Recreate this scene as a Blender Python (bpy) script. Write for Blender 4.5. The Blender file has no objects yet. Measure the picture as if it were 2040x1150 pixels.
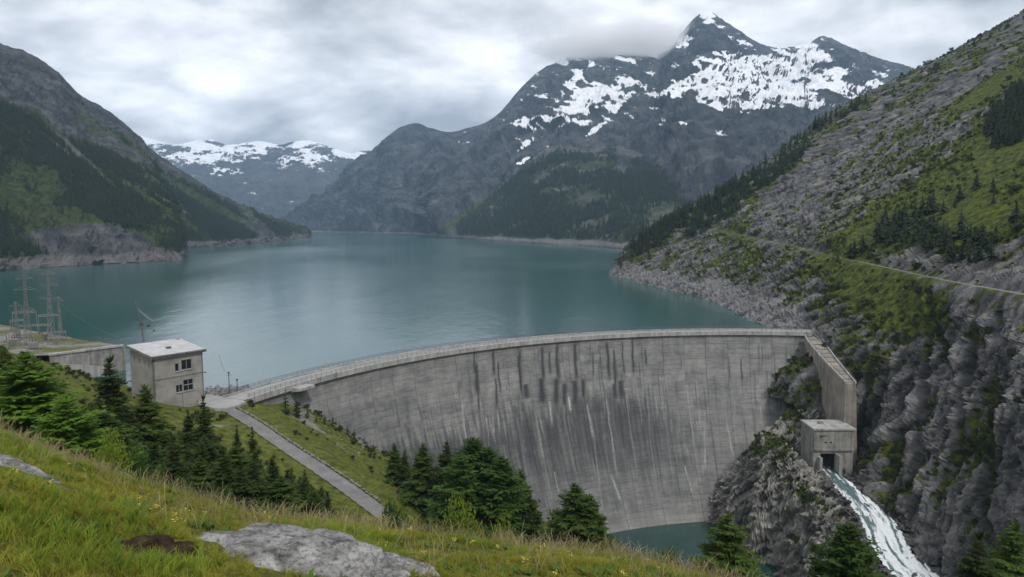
import bpy, math, random
import numpy as np
from mathutils import Vector
R_ = math.radians
random.seed(7)
RNG = np.random.default_rng(11)
scn = bpy.context.scene
COL = scn.collection
# ------------------------------------------------------------------ camera
CAM_H, FPX, PITCH = 48.0, 1400.0, R_(5.3)
cam_d = bpy.data.cameras.new('camera')
cam_d.sensor_width = 36.0
cam_d.lens = 36.0 * FPX / 2040.0
cam_d.clip_start, cam_d.clip_end = 0.3, 30000.0
cam = bpy.data.objects.new('camera', cam_d)
COL.objects.link(cam)
cam.location = (0, 0, CAM_H)
cam.rotation_euler = (math.pi / 2 - PITCH, 0, 0)
scn.camera = cam
# ------------------------------------------------------------------ sky: overcast over a Nishita sky
SUN_EL, SUN_AZ = R_(50), R_(152)          # azimuth measured from +Y towards +X
world = bpy.data.worlds.new('World')
scn.world = world
world.use_nodes = True
wt = world.node_tree
wt.nodes.clear()
def wn(t, **kw):
    n = wt.nodes.new(t)
    for k, v in kw.items():
        n.inputs[k].default_value = v
    return n
def wmath(op, a, b=None, clamp=False):
    n = wt.nodes.new('ShaderNodeMath'); n.operation = op; n.use_clamp = clamp
    for i, v in enumerate((a, b)):
        if v is None: continue
        if isinstance(v, (int, float)): n.inputs[i].default_value = v
        else: wt.links.new(v, n.inputs[i])
    return n.outputs[0]
sky = wt.nodes.new('ShaderNodeTexSky'); sky.sky_type = 'NISHITA'; sky.sun_disc = False
sky.sun_elevation = SUN_EL; sky.sun_rotation = SUN_AZ; sky.altitude = 1800
tc = wt.nodes.new('ShaderNodeTexCoord')
sp = wt.nodes.new('ShaderNodeSeparateXYZ'); wt.links.new(tc.outputs['Generated'], sp.inputs[0])
zc = wmath('MAXIMUM', sp.outputs[2], 0.0)
zz = wmath('ADD', zc, 0.34)
cu = wmath('DIVIDE', sp.outputs[0], zz); cv = wmath('DIVIDE', sp.outputs[1], zz)
cb = wt.nodes.new('ShaderNodeCombineXYZ')
wt.links.new(wmath('MULTIPLY', cu, 0.85), cb.inputs[0]); wt.links.new(cv, cb.inputs[1])
mpn = wt.nodes.new('ShaderNodeMapping'); mpn.inputs['Rotation'].default_value = (0, 0, 0.5); mpn.inputs['Location'].default_value = (9.1, 1.3, 7.3)
wt.links.new(cb.outputs[0], mpn.inputs[0])
nA = wn('ShaderNodeTexNoise', Scale=1.7, Detail=5.0, Roughness=0.52, Distortion=0.25)
nB = wn('ShaderNodeTexNoise', Scale=5.2, Detail=9.0, Roughness=0.55, Distortion=0.3)
wt.links.new(mpn.outputs[0], nA.inputs['Vector']); wt.links.new(mpn.outputs[0], nB.inputs['Vector'])
nsum = wmath('ADD', wmath('MULTIPLY', nA.outputs[0], 0.66), wmath('MULTIPLY', nB.outputs[0], 0.34))
cr = wt.nodes.new('ShaderNodeValToRGB'); wt.links.new(nsum, cr.inputs[0])
e = cr.color_ramp.elements
e[0].position = 0.37; e[0].color = (0.22, 0.23, 0.255, 1)
e[1].position = 0.66; e[1].color = (1.0, 0.985, 0.98, 1)
m_ = cr.color_ramp.elements.new(0.49); m_.color = (0.47, 0.48, 0.505, 1)
m_ = cr.color_ramp.elements.new(0.57); m_.color = (0.70, 0.70, 0.715, 1)
scl = wt.nodes.new('ShaderNodeVectorMath'); scl.operation = 'SCALE'; scl.inputs['Scale'].default_value = 12.0
wt.links.new(cr.outputs[0], scl.inputs[0])
mx = wt.nodes.new('ShaderNodeMix'); mx.data_type = 'RGBA'; mx.inputs[0].default_value = 0.93
gm = wt.nodes.new('ShaderNodeMix'); gm.data_type = 'RGBA'; gm.inputs[7].default_value = (1.2, 1.3, 1.2, 1)   # dim ground below the horizon
wt.links.new(wmath('MULTIPLY', wmath('SUBTRACT', -0.02, sp.outputs[2]), 40.0, True), gm.inputs[0]); wt.links.new(scl.outputs[0], gm.inputs[6])
wt.links.new(sky.outputs[0], mx.inputs[6]); wt.links.new(gm.outputs[2], mx.inputs[7])
bg = wt.nodes.new('ShaderNodeBackground'); bg.inputs['Strength'].default_value = 0.1
wt.links.new(mx.outputs[2], bg.inputs['Color'])
wo = wt.nodes.new('ShaderNodeOutputWorld'); wt.links.new(bg.outputs[0], wo.inputs['Surface'])
# ------------------------------------------------------------------ sun (soft, through cloud)
sun_d = bpy.data.lights.new('sun', 'SUN'); sun_d.energy = 1.5; sun_d.angle = R_(10); sun_d.color = (1.0, 0.96, 0.9)
sun = bpy.data.objects.new('sun', sun_d); COL.objects.link(sun)
sd = Vector((math.sin(SUN_AZ) * math.cos(SUN_EL), math.cos(SUN_AZ) * math.cos(SUN_EL), math.sin(SUN_EL)))
sun.rotation_euler = (-sd).to_track_quat('-Z', 'Y').to_euler()
vs = scn.view_settings
vs.view_transform = 'Standard'; vs.look = 'None'; vs.gamma = 1.0; vs.exposure = 0.62; vs.use_curve_mapping = False
scn.render.engine = 'CYCLES'
cy = scn.cycles
cy.max_bounces = 8; cy.diffuse_bounces = 2; cy.glossy_bounces = 3; cy.transmission_bounces = 2
cy.volume_bounces = 5; cy.transparent_max_bounces = 6; cy.use_denoising = True
cy.volume_step_rate = 1.0; cy.volume_max_steps = 128
HAZE = 1
# ------------------------------------------------------------------ numeric helpers
CP, SP = math.cos(PITCH), math.sin(PITCH)
def ray(px, py):
    a = (px - 1020.0) / FPX; b = -(py - 575.0) / FPX
    return np.array([a, b * SP + CP, b * CP - SP])
def PZ(px, py, z):
    d = ray(px, py); return np.array([0, 0, CAM_H]) + d * ((z - CAM_H) / d[2])
def PY(px, py, Y):
    d = ray(px, py); return np.array([0, 0, CAM_H]) + d * (Y / d[1])
def proj(P):
    P = np.asarray(P, float); x, y, z = P[..., 0], P[..., 1], P[..., 2] - CAM_H
    f = y * CP - z * SP; u = y * SP + z * CP
    f = np.where(f < 0.1, 0.1, f)
    return 1020 + FPX * x / f, 575 - FPX * u / f
def sstep(a, b, x):
    t = np.clip((x - a) / (b - a), 0, 1); return t * t * (3 - 2 * t)
_perm = np.random.default_rng(5).permutation(256).astype(np.int64); _perm = np.concatenate([_perm, _perm, _perm])
_grad = np.random.default_rng(6).normal(size=(256, 3)); _grad /= np.linalg.norm(_grad, axis=1)[:, None]
def perlin(p):
    p = np.asarray(p, float); sh = p.shape[:-1]; p = p.reshape(-1, 3)
    i = np.floor(p).astype(np.int64); f = p - i; i &= 255
    w = f * f * f * (f * (f * 6 - 15) + 10)
    out = np.zeros(len(p))
    for dx in (0, 1):
        wx = w[:, 0] if dx else 1 - w[:, 0]
        hx = _perm[i[:, 0] + dx]
        for dy in (0, 1):
            wy = w[:, 1] if dy else 1 - w[:, 1]
            hy = _perm[hx + i[:, 1] + dy]
            for dz in (0, 1):
                wz = w[:, 2] if dz else 1 - w[:, 2]
                g = _grad[_perm[hy + i[:, 2] + dz]]
                out += wx * wy * wz * (g[:, 0] * (f[:, 0] - dx) + g[:, 1] * (f[:, 1] - dy) + g[:, 2] * (f[:, 2] - dz))
    return (out * 1.5).reshape(sh)
def fbm(p, o=5, lac=2.03, gain=0.5):
    p = np.asarray(p, float); s = 0; a = 1; t = 0
    for k in range(o):
        s = s + a * perlin(p + 17.3 * k); t += a; a *= gain; p = p * lac
    return s / t
def ridged(p, o=5, lac=2.03, gain=0.55):
    p = np.asarray(p, float); s = 0; a = 1; t = 0
    for k in range(o):
        s = s + a * (1 - 2 * np.abs(perlin(p + 9.1 * k))); t += a; a *= gain; p = p * lac
    return s / t
def hash3(I):
    I = I.astype(np.int64) & 255; return _perm[_perm[_perm[I[..., 0]] + I[..., 1]] + I[..., 2]]
def blocky(P, ax, size, seed=0.0, tilt=0.9):
    """jointed rock: every cell of a skewed lattice stands out by its own amount and tilts its own way"""
    Q = P @ np.asarray(ax).T / np.asarray(size, float) + seed
    Q = Q + np.stack([0 * Q[..., 0], 0.5 * np.sin(np.floor(Q[..., 0]) * 2.7), 0.37 * np.floor(Q[..., 1])], -1)
    I = np.floor(Q); Fq = Q - I; h = hash3(I); a = h / 255.0 - 0.5; g = _grad[h]
    return a + tilt * ((Fq - 0.5) * g).sum(-1)
def crs(P, n, axis=0, dens=None):
    """uniform Catmull-Rom through control points along axis, n samples; dens: sample parameter positions 0..1"""
    P = np.moveaxis(np.asarray(P, float), axis, 0); m = len(P)
    t = (np.linspace(0, 1, n) if dens is None else np.asarray(dens)) * (m - 1)
    i = np.clip(np.floor(t).astype(int), 0, m - 2); f = (t - i).reshape((-1,) + (1,) * (P.ndim - 1))
    p1, p2 = P[i], P[i + 1]
    p0 = np.where((i == 0).reshape(f.shape), 2 * P[0] - P[1], P[np.clip(i - 1, 0, m - 1)])
    p3 = np.where((i == m - 2).reshape(f.shape), 2 * P[m - 1] - P[m - 2], P[np.clip(i + 2, 0, m - 1)])
    r = 0.5 * (2 * p1 + (p2 - p0) * f + (2 * p0 - 5 * p1 + 4 * p2 - p3) * f ** 2 + (3 * p1 - p0 - 3 * p2 + p3) * f ** 3)
    return np.moveaxis(r, 0, axis)
def lin(P, n):
    P = np.asarray(P, float); m = len(P); t = np.linspace(0, 1, n) * (m - 1); i = np.clip(np.floor(t).astype(int), 0, m - 2); f = (t - i).reshape((-1,) + (1,) * (P.ndim - 1)); return P[i] * (1 - f) + P[i + 1] * f
def grid_normals(G):
    du = np.gradient(G, axis=0); dv = np.gradient(G, axis=1)
    n = np.cross(du, dv); n /= np.linalg.norm(n, axis=-1)[..., None] + 1e-9
    return n
# ------------------------------------------------------------------ mesh helpers
def mesh_np(name, V, faces, smooth=False):
    """V (n,3); faces: (m,4) or (m,3) int array, or list of such arrays"""
    if isinstance(faces, np.ndarray): faces = [faces]
    faces = [np.asarray(f, np.int32) for f in faces if len(f)]
    me = bpy.data.meshes.new(name)
    me.vertices.add(len(V)); me.vertices.foreach_set('co', np.asarray(V, np.float32).ravel())
    loops = np.concatenate([f.ravel() for f in faces]); tot = np.concatenate([np.full(len(f), f.shape[1], np.int32) for f in faces])
    st = np.concatenate([[0], np.cumsum(tot)[:-1]]).astype(np.int32)
    me.loops.add(len(loops)); me.loops.foreach_set('vertex_index', loops)
    me.polygons.add(len(tot)); me.polygons.foreach_set('loop_start', st); me.polygons.foreach_set('loop_total', tot)
    me.polygons.foreach_set('use_smooth', np.full(len(tot), smooth))
    me.update(calc_edges=True); me.validate()
    return me
def grid_faces(nu, nv):
    a = np.arange(nu * nv).reshape(nu, nv)
    return np.stack([a[:-1, :-1], a[1:, :-1], a[1:, 1:], a[:-1, 1:]], -1).reshape(-1, 4)
def set_attr(me, name, arr):
    a = me.attributes.new(name, 'FLOAT_COLOR', 'POINT')
    c = np.ones((len(me.vertices), 4), np.float32); arr = np.asarray(arr, np.float32).reshape(len(c), -1); c[:, :arr.shape[1]] = arr
    a.data.foreach_set('color', c.ravel())
def link(name, me, mat=None, parent=None, loc=None, rz=None, scale=None):
    o = bpy.data.objects.new(name, me); COL.objects.link(o)
    if mat is not None and me is not None and len(me.materials) == 0: me.materials.append(mat)
    if parent is not None: o.parent = parent
    if loc is not None: o.location = [float(v) for v in loc]
    if rz is not None: o.rotation_euler = (0, 0, float(rz))
    if scale is not None: o.scale = (scale, scale, scale) if np.isscalar(scale) else scale
    return o
def tag(o, label, cat=None, group=None, kind=None):
    if label: o['label'] = label
    if cat: o['category'] = cat
    if group: o['group'] = group
    if kind: o['kind'] = kind
    return o
def structure(o, label=None):
    o['kind'] = 'structure'
    if label: o['label'] = label
    return o
class MB:
    """collects boxes, bars and tubes into one mesh"""
    def __init__(s): s.V = []; s.Q = []; s.T = []; s.n = 0
    def add(s, V, Q=(), T=()):
        V = np.asarray(V, float)
        if len(Q): s.Q.append(np.asarray(Q, int) + s.n)
        if len(T): s.T.append(np.asarray(T, int) + s.n)
        s.V.append(V); s.n += len(V); return s
    def box(s, c, size, rz=0.0):
        x, y, z = np.array(size) / 2.0
        v = np.array([[i * x, j * y, k * z] for k in (-1, 1) for j in (-1, 1) for i in (-1, 1)])
        cz, sz = math.cos(rz), math.sin(rz)
        v = np.c_[v[:, 0] * cz - v[:, 1] * sz, v[:, 0] * sz + v[:, 1] * cz, v[:, 2]] + np.array(c)
        return s.hexa(v)
    def hexa(s, v):
        """8 corners: bottom 4 as (--,+-,-+,++), top 4 the same"""
        return s.add(v, [[0, 2, 3, 1], [4, 5, 7, 6], [0, 1, 5, 4], [2, 6, 7, 3], [0, 4, 6, 2], [1, 3, 7, 5]])
    def tube(s, a, b, r0, r1=None, n=6):
        r1 = r0 if r1 is None else r1
        a = np.array(a, float); b = np.array(b, float); d = b - a; L = np.linalg.norm(d); d = d / (L + 1e-9)
        u = np.cross(d, [0, 0, 1.0]) if abs(d[2]) < 0.95 else np.cross(d, [1.0, 0, 0]); u /= np.linalg.norm(u); w = np.cross(d, u)
        an = np.arange(n) * 2 * math.pi / n
        ring = np.cos(an)[:, None] * u + np.sin(an)[:, None] * w
        v = np.r_[a + ring * r0, b + ring * r1]
        k = np.arange(n); q = np.c_[k, (k + 1) % n, (k + 1) % n + n, k + n]
        s.add(v, q)
        if n == 4: s.Q.append(np.array([[3, 2, 1, 0], [4, 5, 6, 7]]) + s.n - 8)
        else:
            s.add(np.r_[a[None], b[None]])
            s.T.append(np.r_[np.c_[np.full(n, s.n - 2), (k + 1) % n + s.n - 2 - 2 * n, k + s.n - 2 - 2 * n], np.c_[np.full(n, s.n - 1), k + n + s.n - 2 - 2 * n, (k + 1) % n + n + s.n - 2 - 2 * n]])
        return s
    def poly(s, pts, r, n=5):
        for a, b in zip(pts[:-1], pts[1:]): s.tube(a, b, r, r, n)
        return s
    def mesh(s, name, smooth=False):
        f = []
        if s.Q: f.append(np.concatenate(s.Q))
        if s.T: f.append(np.concatenate(s.T))
        return mesh_np(name, np.concatenate(s.V), f, smooth)
    def build(s, name, mat, parent=None, smooth=False, **kw):
        return link(name, s.mesh(name, smooth), mat, parent, **kw)
def empty(name, loc=(0, 0, 0), rz=0.0):
    o = bpy.data.objects.new(name, None); COL.objects.link(o); o.location = [float(v) for v in loc]; o.rotation_euler = (0, 0, rz); o.empty_display_size = 0.5
    return o
# ------------------------------------------------------------------ material helpers
class NT:
    def __init__(s, name, rough=0.9, spec=0.2):
        s.m = bpy.data.materials.new(name); s.m.use_nodes = True; s.t = s.m.node_tree; s.b = s.t.nodes['Principled BSDF']
        s.b.inputs['Roughness'].default_value = rough; s.b.inputs['Specular IOR Level'].default_value = spec
    def put(s, sock, v):
        if v is None: return
        if isinstance(v, bpy.types.NodeSocket): s.t.links.new(v, sock)
        elif isinstance(v, (tuple, list)) and len(v) == 3 and sock.type == 'RGBA': sock.default_value = (*v, 1)
        else: sock.default_value = v
    def pos(s):
        return s.t.nodes.new('ShaderNodeNewGeometry').outputs['Position']
    def obj(s):
        return s.t.nodes.new('ShaderNodeTexCoord').outputs['Object']
    def map(s, v, scale=(1, 1, 1), rot=(0, 0, 0), loc=(0, 0, 0)):
        n = s.t.nodes.new('ShaderNodeMapping'); s.put(n.inputs[0], v); n.inputs['Scale'].default_value = scale; n.inputs['Rotation'].default_value = rot; n.inputs['Location'].default_value = loc
        return n.outputs[0]
    def noise(s, v, scale, detail=6, rough=0.55, dist=0.0, color=False):
        n = s.t.nodes.new('ShaderNodeTexNoise'); s.put(n.inputs['Vector'], v); n.inputs['Scale'].default_value = scale; n.inputs['Detail'].default_value = detail
        n.inputs['Roughness'].default_value = rough; n.inputs['Distortion'].default_value = dist
        return n.outputs[1 if color else 0]
    def vor(s, v, scale, feat='F1', out=0, rand=1.0):
        n = s.t.nodes.new('ShaderNodeTexVoronoi'); n.feature = feat; s.put(n.inputs['Vector'], v); n.inputs['Scale'].default_value = scale; n.inputs['Randomness'].default_value = rand
        return n.outputs[out]
    def ramp(s, f, stops):
        n = s.t.nodes.new('ShaderNodeValToRGB'); s.put(n.inputs[0], f); el = n.color_ramp.elements
        while len(el) < len(stops): el.new(0.5)
        for q, (p, c) in zip(el, stops):
            q.position = p; q.color = (c, c, c, 1) if isinstance(c, (int, float)) else (*c, 1)
        return n.outputs[0]
    def mix(s, f, a, b, mode='MIX'):
        n = s.t.nodes.new('ShaderNodeMix'); n.data_type = 'RGBA'; n.blend_type = mode
        s.put(n.inputs[0], f); s.put(n.inputs[6], a); s.put(n.inputs[7], b); return n.outputs[2]
    def math(s, op, a, b=None, c=None, clamp=False):
        n = s.t.nodes.new('ShaderNodeMath'); n.operation = op; n.use_clamp = clamp
        for i, v in enumerate((a, b, c)):
            if v is not None: s.put(n.inputs[i], v)
        return n.outputs[0]
    def step(s, x, a, b):
        n = s.t.nodes.new('ShaderNodeMapRange'); n.interpolation_type = 'SMOOTHSTEP'; s.put(n.inputs[0], x); n.inputs[1].default_value = a; n.inputs[2].default_value = b
        return n.outputs[0]
    def attr(s, name):
        n = s.t.nodes.new('ShaderNodeAttribute'); n.attribute_name = name; sp = s.t.nodes.new('ShaderNodeSeparateColor'); s.t.links.new(n.outputs['Color'], sp.inputs[0]); return sp.outputs
    def orand(s):
        return s.t.nodes.new('ShaderNodeObjectInfo').outputs['Random']
    def bump(s, h, strength=0.5, dist=0.1, prev=None):
        n = s.t.nodes.new('ShaderNodeBump'); n.inputs['Strength'].default_value = strength; n.inputs['Distance'].default_value = dist; s.put(n.inputs['Height'], h)
        if prev is not None: s.put(n.inputs['Normal'], prev)
        return n.outputs[0]
    def done(s, color, normal=None, rough=None):
        s.put(s.b.inputs['Base Color'], color)
        if normal is not None: s.put(s.b.inputs['Normal'], normal)
        if rough is not None: s.put(s.b.inputs['Roughness'], rough)
        return s.m
def rock_terrain(name, S, dark, mid, light, veg_a, veg_b, rot=(0, 0, 0), stretch=(1, 1, 1), snow=None, pale=(0.30, 0.29, 0.28), bump=1.0, vk=0.9):
    """S: size of the largest rock features in metres; attribute mask = (snow, vegetation, pale rock: wave-washed band, and on the right slope painted ledge light)"""
    t = NT(name, 0.92, 0.15); p = t.pos(); a = t.attr('mask')
    q = t.map(p, [k / S for k in stretch], rot)
    n1 = t.noise(q, 1.0, 9, 0.62, 0.35); n2 = t.noise(p, 3.1 / S, 8, 0.6); n3 = t.noise(q, 4.3, 6, 0.65, 0.2)
    r = t.ramp(n1, [(0.28, dark), (0.47, mid), (0.68, light)])
    r = t.mix(0.65, r, t.ramp(n3, [(0.3, 0.35), (0.5, 0.72), (0.72, 1.0)]), 'MULTIPLY')
    r = t.mix(t.math('MULTIPLY', a[2], 0.85), r, t.mix(n3, [c * 0.45 for c in pale], pale))
    v = t.mix(t.ramp(n2, [(0.35, 0.0), (0.65, 1.0)]), veg_a, veg_b)
    v = t.mix(0.5, v, t.ramp(n3, [(0.3, 0.3), (0.6, 1.0)]), 'MULTIPLY')
    vf = t.math('ADD', a[1], t.math('MULTIPLY', t.math('SUBTRACT', n2, 0.5), vk))
    vf = t.math('ADD', vf, t.math('MULTIPLY', t.math('SUBTRACT', n1, 0.5), -vk))
    vf = t.step(vf, 0.42, 0.58)
    c = t.mix(vf, r, v)
    bh = t.math('ADD', n1, t.math('MULTIPLY', n3, 0.45))
    nb = t.bump(bh, 0.9, S * 0.16 * bump)
    if snow is not None:
        sf = t.math('ADD', a[0], t.math('MULTIPLY', t.math('SUBTRACT', n3, 0.5), 0.8))
        sf = t.step(sf, 0.40, 0.62); c = t.mix(sf, c, t.mix(t.ramp(n3, [(0.3, 0.0), (0.7, 1.0)]), [k * 0.72 for k in snow], snow))
    return t.done(c, nb)
# ================================================================== THE SETTING: far mountains
def mountain(name, shore, ridge, nu, nv, gamma=1.0, rows=5, back=(0, 500, -250), amp=20, wl=250, gully=0.5, skirt=25, ridge_keep=0.35, seed=0.0, crag=0.0, crag_wl=60):
    """sheet lofted from a shoreline to a ridge (world points) and down the far side; returns grid, param fractions, normals"""
    S = np.asarray(shore, float); Rg = np.asarray(ridge, float)
    net = [S + np.array([0, -30, -skirt])]
    for k in range(rows):
        f = k / (rows - 1.0); q = S + (Rg - S) * f; q[:, 2] = S[:, 2] + (Rg[:, 2] - S[:, 2]) * f ** gamma
        net.append(q)
    net.append(Rg + np.array(back)); net = np.array(net)
    G = crs(lin(net, nv), nu, 1)                       # (nv, nu, 3)
    vfrac = np.linspace(0, 1, nv)[:, None] * (rows + 1) - 1  # 0 at the shore, rows-1 at the ridge
    vf = np.repeat(vfrac / (rows - 1), nu, 1)
    um = np.cumsum(np.r_[0, np.linalg.norm(np.diff(G[nv // 2], axis=0), axis=1)])[None, :] + 0 * vf
    vm = vf * np.linalg.norm(Rg - S, axis=1).mean()
    N = grid_normals(G)
    if N[..., 2].mean() < 0: N = -N
    w = np.stack([um / wl, vm / wl * gully, 0 * um + seed], -1)
    warp = fbm(G / (wl * 1.5) + seed, 3)[..., None] * 0.5
    d = ridged(w + warp, 7, gain=0.58) * 0.75 + fbm(G / (wl * 0.55) + seed, 7, gain=0.6) * 0.6
    mod = sstep(-0.02, 0.12, vf) * (1 - (1 - ridge_keep) * np.exp(-((vf - 1) / 0.15) ** 2))
    jag = (1 - .6 * np.exp(-((vf - 1) / 0.06) ** 2)) * crag * ridged(G * np.array([1, 1, .55]) / crag_wl + seed, 4, gain=0.55) * sstep(-0.02, 0.02, vf)
    G = G + N * (d * amp * mod + jag)[..., None]
    N = grid_normals(G)
    if N[..., 2].mean() < 0: N = -N
    return G, vf, N, d
def terrain(name, G, mask, mat, label=None, smooth=True):
    nv, nu = G.shape[:2]
    f = grid_faces(nv, nu)
    me = mesh_np(name, G.reshape(-1, 3), f, smooth)
    if np.cross(G[1, 0] - G[0, 0], G[0, 1] - G[0, 0])[2] < 0: me.flip_normals()
    set_attr(me, 'mask', mask.reshape(-1, 3))
    return structure(link(name, me, mat), label)
def blobs(px, py, L):
    m = np.zeros_like(px)
    for cx, cy, rx, ry, an in L:
        c, s = math.cos(R_(an)), math.sin(R_(an)); dx, dy = px - cx, py - cy
        u = (dx * c + dy * s) / rx; v = (-dx * s + dy * c) / ry
        m = np.maximum(m, np.clip(1.35 - np.sqrt(u * u + v * v), 0, 1))
    return np.clip(m * 1.2, 0, 1)
VEG_D, VEG_L = (0.012, 0.028, 0.014), (0.055, 0.075, 0.022)
# --- far snow range at the head of the lake
rp = [(60, 240), (150, 262), (215, 268), (265, 272), (300, 280), (340, 290), (380, 285), (420, 281), (455, 291), (490, 287), (520, 283), (560, 290), (600, 283), (632, 285), (665, 300), (700, 307), (735, 301), (780, 318), (850, 330), (960, 340)]
ridge = [PY(x, y, 6600) for x, y in rp]
shore = [np.array([PY(x, 460, 4300)[0], 4300 + 100 * math.sin(x * .03), -5]) for x, y in rp]
G, vf, N, dm = mountain('snow', shore, ridge, 460, 200, 1.05, 5, (0, 500, -200), 95, 420, 0.55, seed=3.3, ridge_keep=0.22, crag=20, crag_wl=130)
px, py = proj(G)
n = fbm(G / 260 + 4, 5); n2 = fbm(np.stack([px / 60, py / 17, 0 * px], -1), 4)
snow = np.clip((1 - sstep(290, 395, py)) * 0.62 + 1.25 * n2 + 0.45 * n + (N[..., 2] - 0.86) * 1.5 - 0.25 * dm + .06, 0, 1) * (py < 420)
mask = np.stack([snow, 0.35 * sstep(360, 420, py) + 0 * px, 0 * px], -1)
M_far = rock_terrain('far_range_rock', 160, (0.02, 0.024, 0.034), (0.05, 0.055, 0.066), (0.10, 0.10, 0.108), (0.03, 0.045, 0.03), (0.05, 0.065, 0.035), snow=(0.82, 0.85, 0.9), bump=0.5)
terrain('far_snow_range', G, mask, M_far, 'distant snow patched mountain range closing the head of the lake', False)
# --- central massif with the snowy peak
rp = [(520, 462, 4700), (560, 450, 4600), (590, 436, 4500), (640, 395, 4300), (690, 350, 4200), (740, 305, 4100), (790, 262, 4000), (828, 248, 3950), (860, 258, 3950), (890, 266, 3950), (930, 258, 3950), (970, 246, 3950), (1005, 218, 3950), (1040, 178, 3950), (1080, 142, 3950), (1130, 118, 3950), (1180, 112, 3950), (1240, 112, 3950), (1300, 112, 3950), (1335, 100, 3950), (1362, 66, 3950), (1388, 36, 3950), (1411, 25, 3950), (1440, 44, 3950), (1475, 66, 3950), (1518, 92, 3950), (1560, 98, 4000), (1605, 92, 4050), (1640, 76, 4100), (1675, 90, 4100), (1720, 110, 4100), (1770, 124, 4100), (1830, 146, 4100), (1930, 190, 4100), (2100, 260, 4100), (2300, 330, 4100)]
ridge = [PY(*q) for q in rp]
shore = []
for x, y, Y in rp:
    if x < 890: sx = np.interp(x, [520, 590, 740, 890], [560, 610, 760, 880]); sy = np.interp(sx, [560, 610, 660, 880], [462.5, 463.5, 464.5, 470])
    else: sx = x; sy = np.interp(x, [890, 1250, 1800, 2300], [474, 486, 500, 505])
    shore.append(PZ(sx, sy, 0))
G, vf, N, dm = mountain('massif', shore, ridge, 900, 330, 1.12, 6, (0, 600, -300), 125, 400, 0.4, seed=1.7, ridge_keep=0.07, crag=24, crag_wl=120)
px, py = proj(G)
nf = fbm(G / 180 + 8, 5); nd = fbm(np.stack([(px + py * 0.55) / 55, (py - px * 0.28) / 16, 0 * px], -1), 5)
SB = [(1470, 150, 90, 45, 8), (1570, 130, 80, 38, -18), (1420, 178, 75, 28, 8), (1540, 178, 100, 26, 4), (1650, 150, 50, 14, -15), (1690, 178, 80, 16, 12), (1360, 175, 45, 14, -30), (1330, 182, 34, 8, -35), (1340, 128, 14, 9, 20),
      (1190, 190, 75, 24, -8), (1110, 238, 62, 16, -16), (1060, 246, 40, 14, -6), (1150, 212, 40, 16, -40), (1235, 205, 38, 10, -35), (1250, 160, 30, 12, 0), (1130, 175, 40, 10, -50), (1410, 34, 26, 10, 0), (1600, 205, 70, 8, 8), (1480, 210, 80, 8, 0), (1750, 170, 40, 8, 14), (1050, 285, 24, 5, -40), (1040, 322, 18, 5, -30), (1190, 255, 30, 6, -40)]
sb = blobs(px, py, SB)
steep = N[..., 2]
up = sstep(345, 180, py) * sstep(985, 1080, px)
snow = sb * (1.02 + 1.15 * nd + 0.5 * nf) * sstep(0.40, 0.68, steep + 0.15 * sb) + up * np.clip(0.16 + 1.2 * nd + 0.9 * (steep - 0.78), 0, 0.8) * (py < 250)
snow += np.clip(sstep(330, 270, py) * (0.0 + 1.25 * nd), 0, 0.7) * (px > 900) * (px < 1500)
ndf = fbm(np.stack([(px + py * .6) / 13, (py - px * .3) / 6, 0 * px + 4], -1), 3)
snow = np.clip(snow * 1.02 + (0.7 * ndf - 0.5 * (dm - 0.15)) * (snow > .05), 0, 1)
veg = 0.32 * sstep(230, 420, py) + 0.9 * sstep(905, 870, px + (py - 465) * -1.25) * sstep(880, 905, px + (py - 465) * -1.05) * 0
strip = np.exp(-((px - (875 + (465 - py) * 1.55)) / (10 + (465 - py) * 0.12)) ** 2) * sstep(375, 395, py)
veg = np.clip(veg + 0.8 * strip, 0, 1) * (1 - snow)
pale = sstep(6, 1, G[..., 2] - 6 + 6 * nf)
mask = np.stack([snow, veg * (pale < .5), pale], -1)
M_mas = rock_terrain('massif_rock', 75, (0.012, 0.016, 0.023), (0.040, 0.047, 0.058), (0.112, 0.118, 0.126), (0.030, 0.045, 0.02), (0.075, 0.09, 0.035), snow=(0.84, 0.86, 0.9), bump=0.8)
terrain('snowy_massif', G, mask, M_mas, 'dark rocky massif with snowfields and a pointed summit above the lake', False)
# --- forested spur in front of it
rp = [(862, 468, 2450), (880, 462, 2430), (915, 440, 2400), (960, 405, 2400), (1010, 362, 2400), (1055, 322, 2400), (1100, 296, 2400), (1170, 288, 2400), (1250, 296, 2350), (1330, 318, 2300), (1420, 350, 2250), (1520, 390, 2200), (1700, 440, 2150)]
ridge = [PY(*q) for q in rp]
sh = [(868, 472), (885, 473), (920, 476), (960, 479), (1010, 482), (1055, 484), (1100, 487), (1150, 489), (1200, 492), (1250, 497), (1330, 502), (1450, 508), (1650, 515)]
shore = [PZ(x, y, 0) for x, y in sh]
Gs, vfs, Ns, _d = mountain('spur', shore, ridge, 420, 220, 1.0, 5, (60, 420, 40), 22, 170, 0.45, seed=6.1, ridge_keep=0.5, crag=5, crag_wl=40)
px, py = proj(Gs)
nf = fbm(Gs / 120 + 2, 5)
SPUR_FOREST = np.clip(0.72 + 1.3 * nf - 0.7 * sstep(0.72, 1.0, vfs) - 0.5 * blobs(px, py, [(1165, 395, 70, 16, 8), (1290, 440, 90, 20, -25), (1060, 440, 40, 12, -20), (1190, 330, 60, 14, 0)]), 0, 1)
pale = sstep(13, 8, Gs[..., 2] + 7 * nf)
veg = np.clip(0.62 - 0.35 * sstep(0.7, 1.0, vfs) + 0.5 * nf, 0, 1)
mask = np.stack([0 * px, veg * (1 - pale), pale], -1)
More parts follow.
